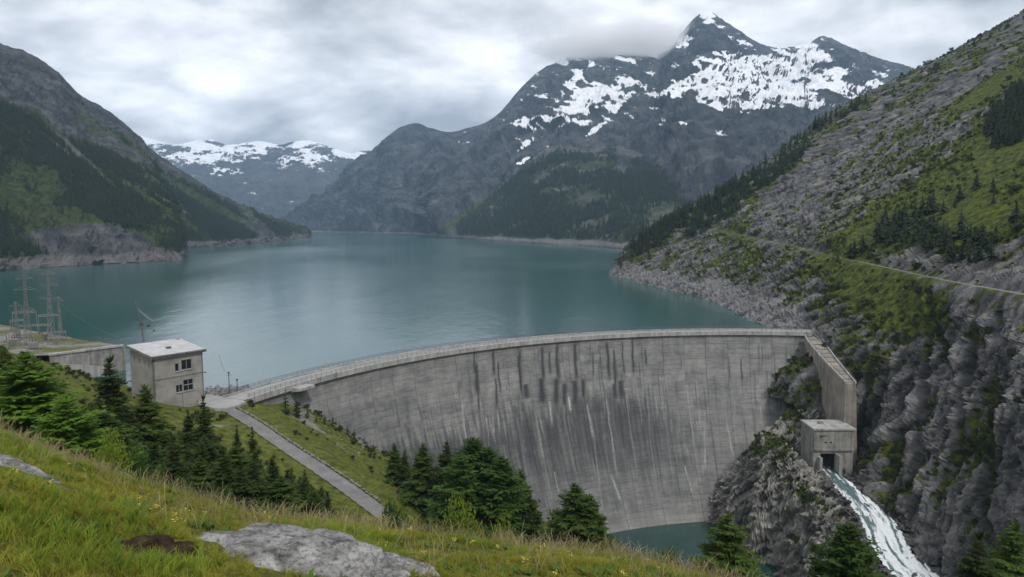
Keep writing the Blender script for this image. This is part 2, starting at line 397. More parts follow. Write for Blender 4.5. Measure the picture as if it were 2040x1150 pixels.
M_spur = rock_terrain('spur_rock', 60, (0.035, 0.037, 0.038), (0.075, 0.076, 0.074), (0.14, 0.137, 0.13), (0.014, 0.026, 0.012), (0.048, 0.060, 0.022), bump=0.5, pale=(0.21, 0.205, 0.2))
terrain('forested_spur', Gs, mask, M_spur, 'forested mountain spur with a pale band at the far lake shore')
# --- left mountain
shp = [(-520, 590), (-260, 560), (-90, 548), (0, 540), (90, 533), (190, 527), (270, 523), (330, 519), (362, 517), (352, 499), (380, 494), (450, 489), (540, 481), (585, 477), (622, 472.5), (600, 470.5)]
shore = [PZ(x, y, 0) for x, y in shp]
rp = [(-560, -160, 1150), (-250, -30, 1250), (-90, 50, 1320), (0, 92, 1400), (48, 108, 1450), (100, 138, 1520), (150, 190, 1580), (200, 215, 1650), (240, 245, 1720), (290, 295, 1800), (340, 330, 1900), (400, 372, 2000), (460, 405, 2100), (520, 434, 2250), (585, 462, 2480), (600, 469, 2750)]
ridge = [PY(*q) for q in rp]
Gl, vfl, Nl, _d = mountain('left', shore, ridge, 560, 280, 0.96, 6, (-150, 350, -60), 34, 200, 0.4, seed=9.2, ridge_keep=0.3, crag=6, crag_wl=30)
px, py = proj(Gl)
nf = fbm(Gl / 90 + 3, 5); nb = fbm(Gl / 260 + 5, 4)
mod_ = blobs(px, py, [(180, 480, 125, 36, 4)]) + sstep(16, 8, Gl[..., 2])
LAX = np.stack([np.array([.8, .55, .1]), np.array([-.1, .1, 1.0]), np.array([-.6, .8, 0])])
Gl = Gl + Nl * ((6.5 * blocky(Gl, LAX, (30, 18, 22)) + 3.2 * blocky(Gl, LAX, (12, 7, 9), 3.1)) * np.clip(mod_, 0, 1) * (Gl[..., 2] > -3))[..., None]
cliff = blobs(px, py, [(180, 478, 105, 30, 4), (60, 525, 90, 12, -4), (250, 505, 90, 12, 0)])
gull = np.maximum(blobs(px, py, [(165, 315, 90, 5, 42), (115, 290, 50, 4, 35), (330, 400, 60, 3, 30)]), 0)
treeline = 195 + 0.47 * np.clip(px, 0, 700) + 110 * nb + 60 * nf
rockup = sstep(35, -60, py - treeline)
LEFT_FOREST = np.clip(0.80 + 1.35 * nf + 0.4 * nb - 1.6 * rockup - 2 * cliff - 2 * gull - 0.85 * blobs(px, py, [(70, 380, 110, 42, 16), (110, 420, 90, 25, 10), (420, 410, 120, 9, 30), (300, 400, 150, 8, 33)]), 0, 1) * sstep(10, 16, Gl[..., 2])
pale = np.clip(sstep(15, 9, Gl[..., 2] + 9 * nf) + 0.75 * gull, 0, 1)
veg = np.clip(0.88 - 0.78 * rockup + 0.5 * nf * (1 - .3 * rockup), 0, 1) * (1 - np.clip(1.4 * cliff, 0, 1)) * (1 - pale)
mask = np.stack([0 * px, veg, np.maximum(pale * .8, 0.15 * cliff)], -1)
M_left = rock_terrain('left_mountain_rock', 30, (0.015, 0.018, 0.022), (0.045, 0.048, 0.054), (0.12, 0.122, 0.126), (0.013, 0.026, 0.009), (0.055, 0.072, 0.017), bump=0.9, pale=(0.19, 0.18, 0.172))
terrain('left_mountain', Gl, mask, M_left, 'steep mountainside with forest and scree falling to the left lake shore', False)
# ================================================================== right slope and gorge wall
def tb(x, xs, ys): return float(np.interp(x, xs, ys))
ST = [95, 130, 160, 185, 205, 225, 245, 268, 292, 335, 400, 470, 540, 610]
STREAM = [(1655, 930, 238), (1652, 938, 233), (1686, 973, 222), (1743, 1034, 209), (1775, 1098, 197), (1832, 1158, 186), (1885, 1225, 174), (1950, 1300, 160), (2000, 1380, 140)]
STREAM = np.array([PY(*q) for q in STREAM]); STREAM_W = np.array([5.6, 5.8, 7.6, 10.0, 12.0, 13.5, 14, 14, 14])
def stream_at(Y):
    o = np.argsort(STREAM[:, 1]); return [np.interp(Y, STREAM[o, 1], v[o]) for v in (STREAM[:, 0], STREAM[:, 2], STREAM_W)]
net = []
for Y in ST:
    x0 = tb(Y, [95, 160, 187, 235, 268, 292, 343, 418, 470, 540, 620], [136, 139, 141, 138, 130, 125, 119, 127, 124, 108, 99])
    zr = tb(Y, [95, 212, 244, 337, 531, 620], [23, 26, 27, 30, 38, 41])
    xr = tb(Y, [95, 160, 212, 244, 292, 337, 420, 531, 620], [152, 153, 154, 153.5, 157, 161, 168, 174, 176])
    if Y < 262:
        sx, sz, sw = stream_at(max(Y, 140)); zb, xb = sz - 6, sx + sw * 0.5 + 1.5
        if Y > 236: xb += 9; zb += 4
    else: zb, xb = -16, x0 - 16
    sl = tb(Y, [95, 200, 335, 500, 620], [0.75, 0.72, 0.66, 0.64, 0.62])
    row = [(xb - 3, zb - 8), (xb, zb), (xb + (x0 - xb) * 0.5, zb * 0.5), (x0, 0), (x0 + (xr - x0) * .5, zr * .52), (xr - 2.5, zr), (xr + 3.0, zr + 0.4)]
    row += [(xr + 3 + dz / (sl * k), zr + dz) for dz, k in ((8, 1.3), (30, 1.06), (70, 1.0), (130, 0.97), (200, 0.95), (280, 0.97), (370, 1.0))]
    net.append([(x, Y, z) for x, z in row])
rr = [(1208, 575, 668), (1214, 560, 670), (1218, 551, 672), (1221, 544, 674), (1230, 522, 678), (1243, 500, 682), (1252, 487, 684), (1290, 462, 690), (1345, 430, 698), (1420, 388, 710), (1510, 336, 752), (1640, 236, 800), (1830, 143, 850), (2060, 18, 900)]
rrow = [tuple(PY(*q)) for q in rr]
net.append(rrow); net.append([(x + 45, y + 90, z - 50) for x, y, z in rrow]); net = np.array(net, float)
mrow = len(net)
dens = np.concatenate([np.linspace(0, 9, 420, endpoint=False), np.linspace(9, mrow - 2, 210, endpoint=False), np.linspace(mrow - 2, mrow - 1, 16)]) / (mrow - 1)
cd = np.concatenate([np.linspace(0, 5, 250, endpoint=False), np.linspace(5, 8, 90, endpoint=False), np.linspace(8, 13, 190)]) / 13.0
Gr = crs(crs(net, 0, 0, dens), 0, 1, cd)
N = grid_normals(Gr)
if N[..., 0].mean() > 0: N = -N
ROADR = np.array([[tb(Y, [95, 160, 212, 244, 292, 337, 420, 531, 620], [152, 153, 154, 153.5, 157, 161, 168, 174, 176]), Y, tb(Y, [95, 212, 244, 337, 531, 620], [23, 26, 27, 30, 38, 41])] for Y in np.linspace(100, 600, 260)])
rx = np.interp(Gr[..., 1], ROADR[:, 1], ROADR[:, 0]); rz = np.interp(Gr[..., 1], ROADR[:, 1], ROADR[:, 2])
droad = np.abs(Gr[..., 0] - rx)
flat = 1 - sstep(2.6, 7, droad) * 1.0
norm3 = lambda v: np.asarray(v, float) / np.linalg.norm(v)
e1 = np.array([-.55, .45, -.70]); e1 /= np.linalg.norm(e1); e3 = np.array([-.6, 0, .8]); e2 = np.cross(e3, e1); e2 /= np.linalg.norm(e2); e3 = np.cross(e1, e2)
near = sstep(300, 225, Gr[..., 1]) * sstep(45, 10, Gr[..., 2])       # the gorge wall: joints stand upright there
W = np.stack([Gr @ e1 / 52, Gr @ e2 / 14, Gr @ e3 / 20], -1)
v1 = np.array([0.25, -0.25, -0.93]); v2 = np.array([0.1, 0.95, -0.2])
Wn = np.stack([Gr @ v1 / 60, Gr @ v2 / 19, Gr[..., 0] / 30], -1)
wrp = fbm(Gr / 34, 3)[..., None] * np.array([0.9, 1.2, 0.9])
dA = ridged(W + wrp, 6, gain=0.5) - .25; dB = ridged(Wn + wrp, 6, gain=0.45) - .25
big = fbm(Gr / 60 + 2.2, 4)
meadow = np.zeros_like(big)
px, py = proj(Gr)
meadow = blobs(px, py, [(1900, 395, 190, 62, -32), (1760, 455, 110, 30, -28), (1990, 300, 110, 60, -40), (1970, 180, 110, 18, -30), (1760, 585, 120, 50, 25), (1960, 430, 130, 50, -8)]) 
meadow = np.clip(meadow + 0.5 * fbm(Gr / 25 + 1, 4), 0, 1)
dd = (dA * (1 - near) + dB * near)
fine = fbm(Gr / 5.5 + 4.4, 4)
blk = np.abs(perlin(np.stack([Gr @ e1 / 9, Gr @ e2 / 3.2, Gr @ e3 / 5], -1))) 
BAX = np.stack([e1, e2, e3]); BAN = np.stack([norm3(v1), norm3(np.cross(v1, [1, 0, .2])), norm3([1, .1, .25])])
blkA = 2.6 * blocky(Gr + 3 * big[..., None], BAX, (17, 5.0, 7)) + 1.4 * blocky(Gr + 2 * big[..., None], BAX, (6.5, 2.1, 3.0), 3.3) + 0.7 * blocky(Gr, BAX, (2.6, 1.1, 1.5), 7.7)
blkB = 2.4 * blocky(Gr + 4 * big[..., None], BAN, (12, 4.5, 6)) + 1.6 * blocky(Gr + 3 * big[..., None], BAN, (5.5, 2.0, 3), 5.1) + 1.0 * blocky(Gr + big[..., None], BAX, (2.6, 1.1, 1.5), 9.7)
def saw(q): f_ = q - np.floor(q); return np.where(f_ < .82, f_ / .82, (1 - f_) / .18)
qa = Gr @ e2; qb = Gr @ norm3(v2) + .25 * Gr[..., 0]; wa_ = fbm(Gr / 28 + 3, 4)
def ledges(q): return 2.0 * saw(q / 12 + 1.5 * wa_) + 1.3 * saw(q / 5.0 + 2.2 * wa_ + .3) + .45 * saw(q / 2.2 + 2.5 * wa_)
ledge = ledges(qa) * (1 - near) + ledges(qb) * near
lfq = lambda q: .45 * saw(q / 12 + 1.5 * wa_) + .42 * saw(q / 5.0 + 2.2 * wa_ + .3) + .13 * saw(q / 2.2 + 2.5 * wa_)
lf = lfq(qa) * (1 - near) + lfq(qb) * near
blk2 = blkA * (1 - near) + blkB * near; G0 = Gr + 2.5 * big[..., None]
cleft = blobs(px, py, [(1745, 790, 10, 110, 28), (1838, 800, 9, 210, 4), (1785, 930, 20, 70, 8), (1700, 860, 7, 90, 14), (1930, 760, 8, 150, 8), (1975, 900, 10, 160, 4), (1880, 690, 7, 80, -20), (1600, 560, 6, 90, 48), (1520, 500, 6, 70, 50), (1690, 330, 6, 110, 50), (1600, 400, 6, 90, 50), (1800, 270, 6, 100, 52), (1900, 200, 6, 70, 55)]) * (1 - flat)
amp = (2.4 + 1.4 * near) * (1 - 0.72 * meadow) * (1 - flat)
amp = amp * np.where(Gr[..., 1] > 640, 0.6, 1)
Gr = Gr + N * (dd * amp + big * 3.5 * (1 - flat) - 5.0 * cleft + (fine * 0.4 + blk2 * 0.65 + ledge - 2.0) * (1 - 0.75 * meadow) * (1 - flat))[..., None]
N = grid_normals(Gr)
if N[..., 0].mean() > 0: N = -N
px, py = proj(Gr)
nf = fbm(Gr / 16 + 3, 5); nb = fbm(Gr / 50 + 7, 4)
ns_ = fbm(np.stack([Gr @ e1 / 34, Gr @ e2 / 7, Gr @ e3 / 12], -1) + 5, 4)
veg = 1.12 - 0.95 * lf * (1 - meadow) + 0.95 * meadow + 0.55 * cleft + 0.7 * nf + 0.75 * ns_ + 0.45 * nb + 0.55 * (N[..., 2] - 0.62) - 0.55 * dd - 0.06 * near - 0.35 * near * dd
veg += 0.25 * blobs(px, py, [(1690, 700, 100, 50, 20), (1350, 440, 90, 25, -35), (1480, 420, 100, 30, -60), (1700, 640, 110, 30, 20), (1780, 960, 30, 70, 10), (1830, 330, 60, 20, 0)])
veg -= 0.45 * blobs(px, py, [(1650, 330, 130, 45, -35), (1560, 420, 70, 40, -40), (1900, 180, 120, 20, -32)])
wash = sstep(13, 7, Gr[..., 2] + 7 * nf) * sstep(280, 320, Gr[..., 1])
cut = np.exp(-((Gr[..., 2] - rz - 4) / 3.0) ** 2) * sstep(0, 3, Gr[..., 0] - rx) * sstep(360, 300, Gr[..., 1]) * sstep(200, 225, Gr[..., 1])
veg = np.clip(veg, 0, 1) * (1 - wash) * (1 - 0.45 * cut)
folds = blobs(px, py, [(1880, 1000, 60, 110, -20), (1880, 960, 80, 60, 0), (1850, 930, 60, 40, 0)])
tA = hash3(np.floor(G0 @ BAX.T / np.array([6.5, 2.1, 3.0]))) / 255.0; tB = hash3(np.floor(G0 @ BAN.T / np.array([8, 2.6, 4]))) / 255.0
tone = np.clip((tA * (1 - near) + tB * near - .55) * 2.2, 0, 1) * (1 - meadow)
mask = np.stack([0 * px, veg - .25 * tone, np.clip(wash * 0.55 + cut * 0.6 + 0.4 * folds + 0.3 * np.clip(nb, 0, 1) + 0.3 * tone + 0.62 * sstep(.45, .85, lf + .4 * nf) * (1 - meadow), 0, 1)], -1)  # exposed slabs paler than recesses: ledge light and shade painted into the colour
RS_veg, RS_meadow, RS_px, RS_py = veg, meadow, px, py
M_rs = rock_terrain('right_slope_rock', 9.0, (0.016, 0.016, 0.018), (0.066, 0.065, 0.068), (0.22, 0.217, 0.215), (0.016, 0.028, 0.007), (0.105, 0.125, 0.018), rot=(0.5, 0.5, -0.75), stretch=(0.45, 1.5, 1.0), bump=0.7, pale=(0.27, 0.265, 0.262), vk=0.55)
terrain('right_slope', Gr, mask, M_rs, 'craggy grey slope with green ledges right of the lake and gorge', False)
# ================================================================== THE DAM
DC = np.array([93.63, 117.70]); DR = 172.34
TH0, TH1 = R_(79.0), R_(159.0)
DLEN = DR * (TH1 - TH0)
DDEP = 76.0
def dam_off(d): return 27.0 * (np.clip(d, 0, 90) / 70.0) ** 1.55
def dam_pt(s, d, out=0.0):
    """s metres along the crest from the right end, d metres below the crest edge (z 1.5); out: towards downstream"""
    th = TH0 + s / DR; r = DR - dam_off(d) - out
    return np.stack([DC[0] + r * np.cos(th), DC[1] + r * np.sin(th), 1.5 - d + 0 * th], -1)
_ss, _dd = np.meshgrid(np.linspace(0, DLEN, 500), np.linspace(0, DDEP, 200), indexing='ij')
_P = dam_pt(_ss, _dd); _px, _py = proj(_P)
def dam_sd(px, py):
    k = np.argmin((_px - px) ** 2 + (_py - py) ** 2); return _ss.ravel()[k], _dd.ravel()[k]
def z4(x, y): return (900 + x * 0.3725, 640 + y * 0.3725)
STAIN_DARK = []   # (s0,d0,s1,d1,width,strength)
for x, ya, yb, w in [(115, 130, 300, .5), (140, 330, 490, .6), (222, 140, 300, .8), (235, 300, 470, .7), (250, 210, 390, .5), (360, 150, 410, .9), (480, 130, 340, 1.0), (522, 160, 280, .6), (560, 110, 330, .9), (658, 110, 330, 1.0), (750, 160, 300, .4), (790, 180, 260, .3), (832, 110, 320, .9), (870, 150, 380, .8), (910, 100, 300, .45), (963, 90, 290, .7), (1034, 150, 240, .5), (1480, 180, 330, .3), (1545, 200, 330, .45), (395, 330, 420, 2.0), (480, 300, 450, 2.4), (555, 300, 460, 2.0), (600, 330, 460, 1.6), (655, 310, 470, 2.2), (700, 310, 420, 1.5), (870, 330, 420, 1.6), (905, 310, 420, 1.8), (130, 230, 400, 1.2)]:
    a = dam_sd(*z4(x, ya)); b = dam_sd(*z4(x + (yb - ya) * 0.06, yb)); STAIN_DARK.append((*a, *b, w * 1.35, 1.0))
_r = np.random.default_rng(31)
for k in range(150):
    s_ = _r.uniform(12, DLEN - 25); d_ = _r.uniform(0, 22) if k < 70 else _r.uniform(8, 45); STAIN_DARK.append((s_, d_, s_ + _r.normal(0, .4), d_ + _r.uniform(6, 24), _r.uniform(.18, .5), _r.uniform(.3, .75)))
STAIN_WHITE = []
for xa, ya, xb, yb, w in [(45, 380, 80, 650, .5), (130, 500, 148, 640, .6), (185, 500, 200, 640, .3), (300, 440, 338, 640, .8), (215, 490, 225, 600, .4), (245, 480, 258, 600, .6), (362, 420, 375, 540, .6), (440, 450, 495, 760, .9), (495, 760, 540, 960, .6), (460, 470, 490, 600, .5), (522, 430, 535, 560, .5), (583, 400, 668, 830, .65), (725, 440, 760, 640, .9), (760, 640, 808, 1000, .5), (825, 390, 888, 835, .55), (928, 330, 1010, 920, .55), (1047, 480, 1102, 905, .5), (1142, 490, 1192, 885, .45), (1250, 320, 1300, 700, .6), (1240, 770, 1290, 930, .5), (1312, 320, 1335, 600, .4), (1352, 560, 1358, 800, .4), (1465, 490, 1505, 720, .5), (1500, 360, 1520, 525, .6), (1175, 520, 1180, 570, .4), (1640, 320, 1660, 570, .25), (740, 330, 745, 470, 1.2), (630, 400, 635, 480, 1.2), (550, 800, 575, 930, .5), (850, 820, 905, 965, .6), (270, 650, 300, 760, .4), (370, 650, 405, 830, .4), (120, 550, 140, 640, .4)]:
    a = dam_sd(*z4(xa, ya)); b = dam_sd(*z4(xb, yb)); STAIN_WHITE.append((*a, *b, w, 0.62 + .3 * math.sin(xa)))
for k in range(70):
    s_ = _r.uniform(20, DLEN - 30); d_ = _r.uniform(18, 52); STAIN_WHITE.append((s_, d_, s_ + _r.normal(0, .3), d_ + _r.uniform(5, 20), _r.uniform(.15, .4), _r.uniform(.15, .45)))
def capsule(S, D, L, wob):
    m = np.zeros_like(S)
    for s0, d0, s1, d1, w, k in L:
        t = (D - d0) / (d1 - d0 + 1e-6)
        sc = s0 + (s1 - s0) * t + 0.35 * wob
        fade = sstep(-0.04, 0.10, t) * sstep(1.12, 0.75, t)
        g = np.exp(-((S - sc) / (0.62 * w * (0.75 + 0.5 * np.clip(t, 0, 1)))) ** 2)
        m = np.maximum(m, k * fade * g)
    return m
def dam_stains(S, D):
    wob = perlin(np.stack([D / 5, S / 9, 0 * S], -1)) 
    nz = fbm(np.stack([S / 1.3, D / 22, 0 * S + 3], -1), 4); nl = fbm(np.stack([S / 14, D / 26, 0 * S + 9], -1), 3)
    f = S / DLEN
    env = sstep(0.12, 0.34, f) * sstep(1.02, 0.72, f)
    dtop = 22 - 3 * np.sin(f * 6) + 20 * nz + 5 * nl + 16 * sstep(.40, .18, f)
    dark = sstep(-2.5, 5, D - dtop) * env * (1 - 0.72 * sstep(34, 62, D + 8 * nl)) * (0.78 + 0.6 * nz)
    dark += 0.16 * sstep(10, 40, D) * (1 - sstep(60, 70, D)) * sstep(0.02, .2, f) + 0.3 * sstep(.62, .85, f) * sstep(4, 16, D)
    dark = np.clip(dark + 0.25 * nz, 0, 1)
    dark = np.maximum(dark, 1.15 * capsule(S, D, STAIN_DARK, wob))
    wh = capsule(S, D, STAIN_WHITE, wob) * (0.62 + 1.1 * nz)
    base = sstep(62, 68.5, D + 1.5 * nz) * 0.9
    tone = hash3(np.stack([np.floor(S / DLEN * 26), np.floor(D / 2.0), np.floor(S / DLEN * 78) * 0], -1)) / 255.0
    return np.stack([dark, np.clip(wh, 0, 1), base, tone], -1)
def dam_material():
    t = NT('dam_concrete', 0.88, 0.25); a = t.attr('stain'); p = t.pos()
    sep = t.t.nodes.new('ShaderNodeSeparateXYZ'); t.put(sep.inputs[0], p)
    fine = t.noise(p, 1.1, 7, 0.6); mid = t.noise(t.map(p, (0.22, 0.22, 0.10)), 1.0, 6, 0.6)
    an = t.t.nodes.new('ShaderNodeAttribute'); an.attribute_name = 'stain'; tone = an.outputs['Alpha']
    lift = t.math('FRACT', t.math('DIVIDE', sep.outputs[2], 2.0))
    line = t.step(t.math('ABSOLUTE', t.math('SUBTRACT', lift, 0.5)), 0.445, 0.5)
    hb = t.noise(t.map(p, (0.35, 0.35, 1.3)), 1.0, 5, 0.65)
    base = t.ramp(t.math('ADD', t.math('MULTIPLY', hb, 0.42), t.math('ADD', t.math('MULTIPLY', mid, 0.48), t.math('MULTIPLY', tone, 0.10))), [(0.38, (0.145, 0.147, 0.147)), (0.5, (0.215, 0.216, 0.212)), (0.62, (0.295, 0.293, 0.283))])
    base = t.mix(t.math('MULTIPLY', t.math('MULTIPLY', a[0], 0.92), t.ramp(fine, [(0.25, 0.8), (0.6, 1.0)])), base, (0.048, 0.049, 0.055))
    base = t.mix(t.math('MULTIPLY', a[1], t.ramp(fine, [(0.3, 0.35), (0.6, 1.0)])), base, (0.56, 0.55, 0.51))
    base = t.mix(t.math('MULTIPLY', a[2], 0.35), base, (0.31, 0.295, 0.265))
    base = t.mix(t.math('MULTIPLY', line, t.ramp(mid, [(0.35, 0.18), (0.65, 0.5)])), base, (0.06, 0.06, 0.06))
    base = t.mix(0.4, base, t.ramp(fine, [(0.3, 0.72), (0.7, 1.0)]), 'MULTIPLY')
    nb = t.bump(t.math('SUBTRACT', t.math('ADD', fine, t.math('MULTIPLY', hb, 0.6)), line), 0.5, 0.12)
    return t.done(base, nb)
def concrete(name, c0=(0.17, 0.17, 0.16), c1=(0.34, 0.33, 0.31), scale=0.35, streak=True, boards=0.6):
    t = NT(name, 0.88, 0.25); p = t.pos()
    sep = t.t.nodes.new('ShaderNodeSeparateXYZ'); t.put(sep.inputs[0], p)
    n1 = t.noise(p, scale, 7, 0.62); n2 = t.noise(t.map(p, (1.1, 1.1, 0.09)), 0.8, 6, 0.6); n3 = t.noise(p, scale * 9, 6, 0.6)
    col = t.ramp(n1, [(0.3, c0), (0.65, c1)])
    if streak: col = t.mix(0.75, col, t.ramp(n2, [(0.32, 0.38), (0.52, 0.9), (0.62, 1.0)]), 'MULTIPLY')
    col = t.mix(0.4, col, t.ramp(n3, [(0.3, 0.65), (0.7, 1.0)]), 'MULTIPLY')
    fr = t.math('FRACT', t.math('DIVIDE', sep.outputs[2], boards)); ln = t.step(t.math('ABSOLUTE', t.math('SUBTRACT', fr, 0.5)), 0.44, 0.5)
    col = t.mix(t.math('MULTIPLY', ln, 0.25), col, (0.05, 0.05, 0.05))
    return t.done(col, t.bump(t.math('SUBTRACT', n3, ln), 0.5, 0.05))
M_dam = dam_material()
M_conc = concrete('weathered_concrete'); M_conc_l = concrete('pale_concrete', (0.30, 0.30, 0.29), (0.46, 0.45, 0.43), 0.25)
M_conc_w = concrete('wing_wall_concrete', (0.17, 0.155, 0.14), (0.36, 0.315, 0.265), 0.16, True, 1.2)
M_deck = concrete('crest_roadway', (0.27, 0.27, 0.265), (0.37, 0.365, 0.355), 0.2, False, 50.0)
_t = NT('rail_steel', 0.5, 0.5); _t.b.inputs['Metallic'].default_value = 0.6; M_rail = _t.done(_t.mix(_t.noise(_t.pos(), 2.0), (0.08, 0.085, 0.09), (0.16, 0.16, 0.16)))
dam = empty('arch_dam', (30, 285, 3))
tag(dam, 'huge curved grey concrete arch dam streaked with dark and white stains', 'dam')
dinv = np.array(dam.location)
NB = 26
edges = np.linspace(0, DLEN, NB + 1)
for i in range(NB):
    s0, s1 = edges[i] + 0.045, edges[i + 1] - 0.045
    ns = 24; s = np.r_[s0, np.linspace(s0 + 0.12, s1 - 0.12, ns - 2), s1]
    d = np.linspace(0, DDEP, 130)
    S, D = np.meshgrid(s, d, indexing='ij')
    out = np.zeros_like(S); out[0] = out[-1] = -0.05
    out += 0.03 * perlin(np.array([i * 7.7, 0.3, 0.1]))
    P = dam_pt(S, D, out)
    B = dam_pt(S[[0, -1]], D[[0, -1]], -0.7)
    V = np.concatenate([P.reshape(-1, 3), B.reshape(-1, 3)]) - dinv
    nS, nD = S.shape; f = grid_faces(nS, nD); k = np.arange(nD - 1); b0 = nS * nD
    f1 = np.c_[b0 + k, k, k + 1, b0 + k + 1]; l = (nS - 1) * nD; b1 = b0 + nD
    f2 = np.c_[l + k, b1 + k, b1 + k + 1, l + k + 1]
    me = mesh_np('concrete_block', V, np.concatenate([f, f1, f2]), False)
    st = dam_stains(S, D); set_attr(me, 'stain', np.concatenate([st.reshape(-1, 4), np.tile([0.7, 0, 0, .5], (2 * nD, 1))]))
    me.flip_normals()
    link('concrete_block', me, M_dam, dam)
def arc_strip(sec, s0=0.0, s1=DLEN, n=160):
    """sweep a closed (out, z) section along the crest; out is measured downstream from the crest edge"""
    s = np.linspace(s0, s1, n); th = TH0 + s / DR
    V = np.array([[(DC[0] + (DR - o) * np.cos(a) - dinv[0], DC[1] + (DR - o) * np.sin(a) - dinv[1], z - dinv[2]) for o, z in sec] for a in th])
    m = len(sec); V = V.reshape(-1, 3); f = []
    a = np.arange(n - 1)[:, None] * m + np.arange(m)[None]; b = np.arange(n - 1)[:, None] * m + (np.arange(m)[None] + 1) % m
    q = np.stack([a, b, b + m, a + m], -1).reshape(-1, 4)
    me = mesh_np('strip', V, q)
    import bmesh
    bm = bmesh.new(); bm.from_mesh(me); bm.verts.ensure_lookup_table()
    bm.faces.new([bm.verts[k] for k in range(m)]); bm.faces.new([bm.verts[(n - 1) * m + k] for k in range(m)][::-1])
    bmesh.ops.recalc_face_normals(bm, faces=bm.faces); bm.to_mesh(me); bm.free()
    return me
core = [(-0.5 + dam_off(d), 1.5 - d) for d in np.linspace(0, DDEP, 12)] + [(-6.5, 1.5 - DDEP), (-6.5, 1.5)]
link('dam_core', arc_strip(core), M_conc, dam)
link('crest_slab', arc_strip([(0.9, 1.75), (0.9, 2.95), (-7.2, 2.95), (-7.2, 1.55), (0.2, 1.55)], -9, DLEN + 3), M_conc_l, dam)
link('roadway', arc_strip([(0.35, 2.96), (0.35, 3.0), (-6.6, 3.0), (-6.6, 2.96)], -9, DLEN + 3), M_deck, dam)
link('parapet_kerb', arc_strip([(0.88, 2.955), (0.88, 3.35), (0.42, 3.35), (0.42, 2.955)], -9, DLEN + 3), M_conc_l, dam)
link('parapet_kerb', arc_strip([(-6.65, 2.955), (-6.65, 3.4), (-7.15, 3.4), (-7.15, 2.955)], -9, DLEN + 3), M_conc_l, dam)
for off in (0.65, -6.9):
    rb = MB()
    for z in (3.75, 4.1, 4.45):
        th = TH0 + np.linspace(-9, DLEN + 3, 150) / DR
        pts = np.c_[DC[0] + (DR - off) * np.cos(th), DC[1] + (DR - off) * np.sin(th), np.full(150, z)] - dinv
        rb.poly(pts, 0.045, 4)
    for s in np.arange(-9, DLEN + 3, 2.0):
        th = TH0 + s / DR; q = np.array([DC[0] + (DR - off) * math.cos(th), DC[1] + (DR - off) * math.sin(th), 3.3]) - dinv
        rb.tube(q, q + [0, 0, 1.2], 0.05, 0.05, 4)
    rb.build('railing', M_rail, dam)
# block-outs on the crest edge near the left abutment: the small platform that stands proud of the face
_p0 = dam_pt(np.array([dam_sd(590, 775)[0]]), np.array([0.0]))[0]
link('viewing_platform', arc_strip([(0.92, 1.3), (0.92, 2.6), (4.2, 2.6), (4.2, 1.9)], dam_sd(605, 770)[0], dam_sd(574, 776)[0], 12), M_conc_l, dam)
# ================================================================== near ground: hillside (thin plate through surveyed points)
def dpt(px, py, out=0.0):
    s, d = dam_sd(px, py); return dam_pt(np.array([s]), np.array([d]), out)[0]
def fg_tan(px):   # tangent of the depression of the foreground crest line, per pixel column
    x = [-900, -300, 0, 100, 250, 500, 750, 900, 1050, 1240, 1400, 1600, 2040, 2600]
    y = [800, 835, 868, 912, 962, 1028, 1062, 1078, 1094, 1116, 1150, 1200, 1290, 1400]
    v = np.interp(px, x, y); return np.tan(np.arctan((v - 575) / FPX) + PITCH)
FG_R = 22.0
def fg_drop(az, r):
    """ground drop below the eye; az = x/y direction ratio, r = forward distance"""
    px = 1020 + FPX * az * 0.97
    k = 2.3 / FG_R ** 2
    t = fg_tan(px)
    return t * r + np.where(r < FG_R, k * (FG_R - r) ** 2, 0.011 * (r - FG_R) ** 2)
def cpt(*a): CT.append(np.array(a, float))
CT = []
ROAD_PX = [(425, 806, 2.75), (452, 815, 2.3), (500, 842, 1.6), (540, 870, 0.8), (590, 904, 0.0), (640, 937, -1.0), (695, 975, -2.2), (740, 1008, -3.1), (800, 1052, -4.4), (880, 1110, -6.2)]
ROAD = np.array([PZ(*q) for q in ROAD_PX])
for q in ROAD: cpt(*q)
for q in ROAD[1:]: cpt(q[0] - 3.0, q[1] - 1.8, q[2] + 0.05); cpt(q[0] + 2.4, q[1] + 2.0, q[2] + 0.1)
for px_, py_, z_ in [(330, 806, 2.6), (300, 800, 4.3), (380, 811, 1.4), (250, 790, 5.2), (480, 800, 2.3), (440, 798, 2.2)]: cpt(*PZ(px_, py_, z_))
for px_, py_ in [(540, 806), (605, 812), (650, 850), (700, 885), (770, 918), (860, 965), (950, 995), (1050, 1030), (1130, 1050)]: cpt(*dpt(px_, py_, 0.3))
for q in [dpt(605, 812, -6), dpt(700, 885, -6), dpt(860, 965, -6), dpt(1000, 1012, -6), dpt(1130, 1050, -6)]: cpt(q[0], q[1], q[2] - 1.0)
for px_, py_, Y_ in [(0, 700, 170), (130, 735, 166), (200, 765, 166), (-120, 660, 172), (60, 716, 168), (100, 800, 130), (0, 800, 110), (200, 850, 118), (300, 880, 122), (560, 838, 168), (620, 862, 172), (640, 890, 158), (720, 930, 156), (800, 985, 148), (380, 900, 130), (450, 930, 122)]: cpt(*PY(px_, py_, Y_))
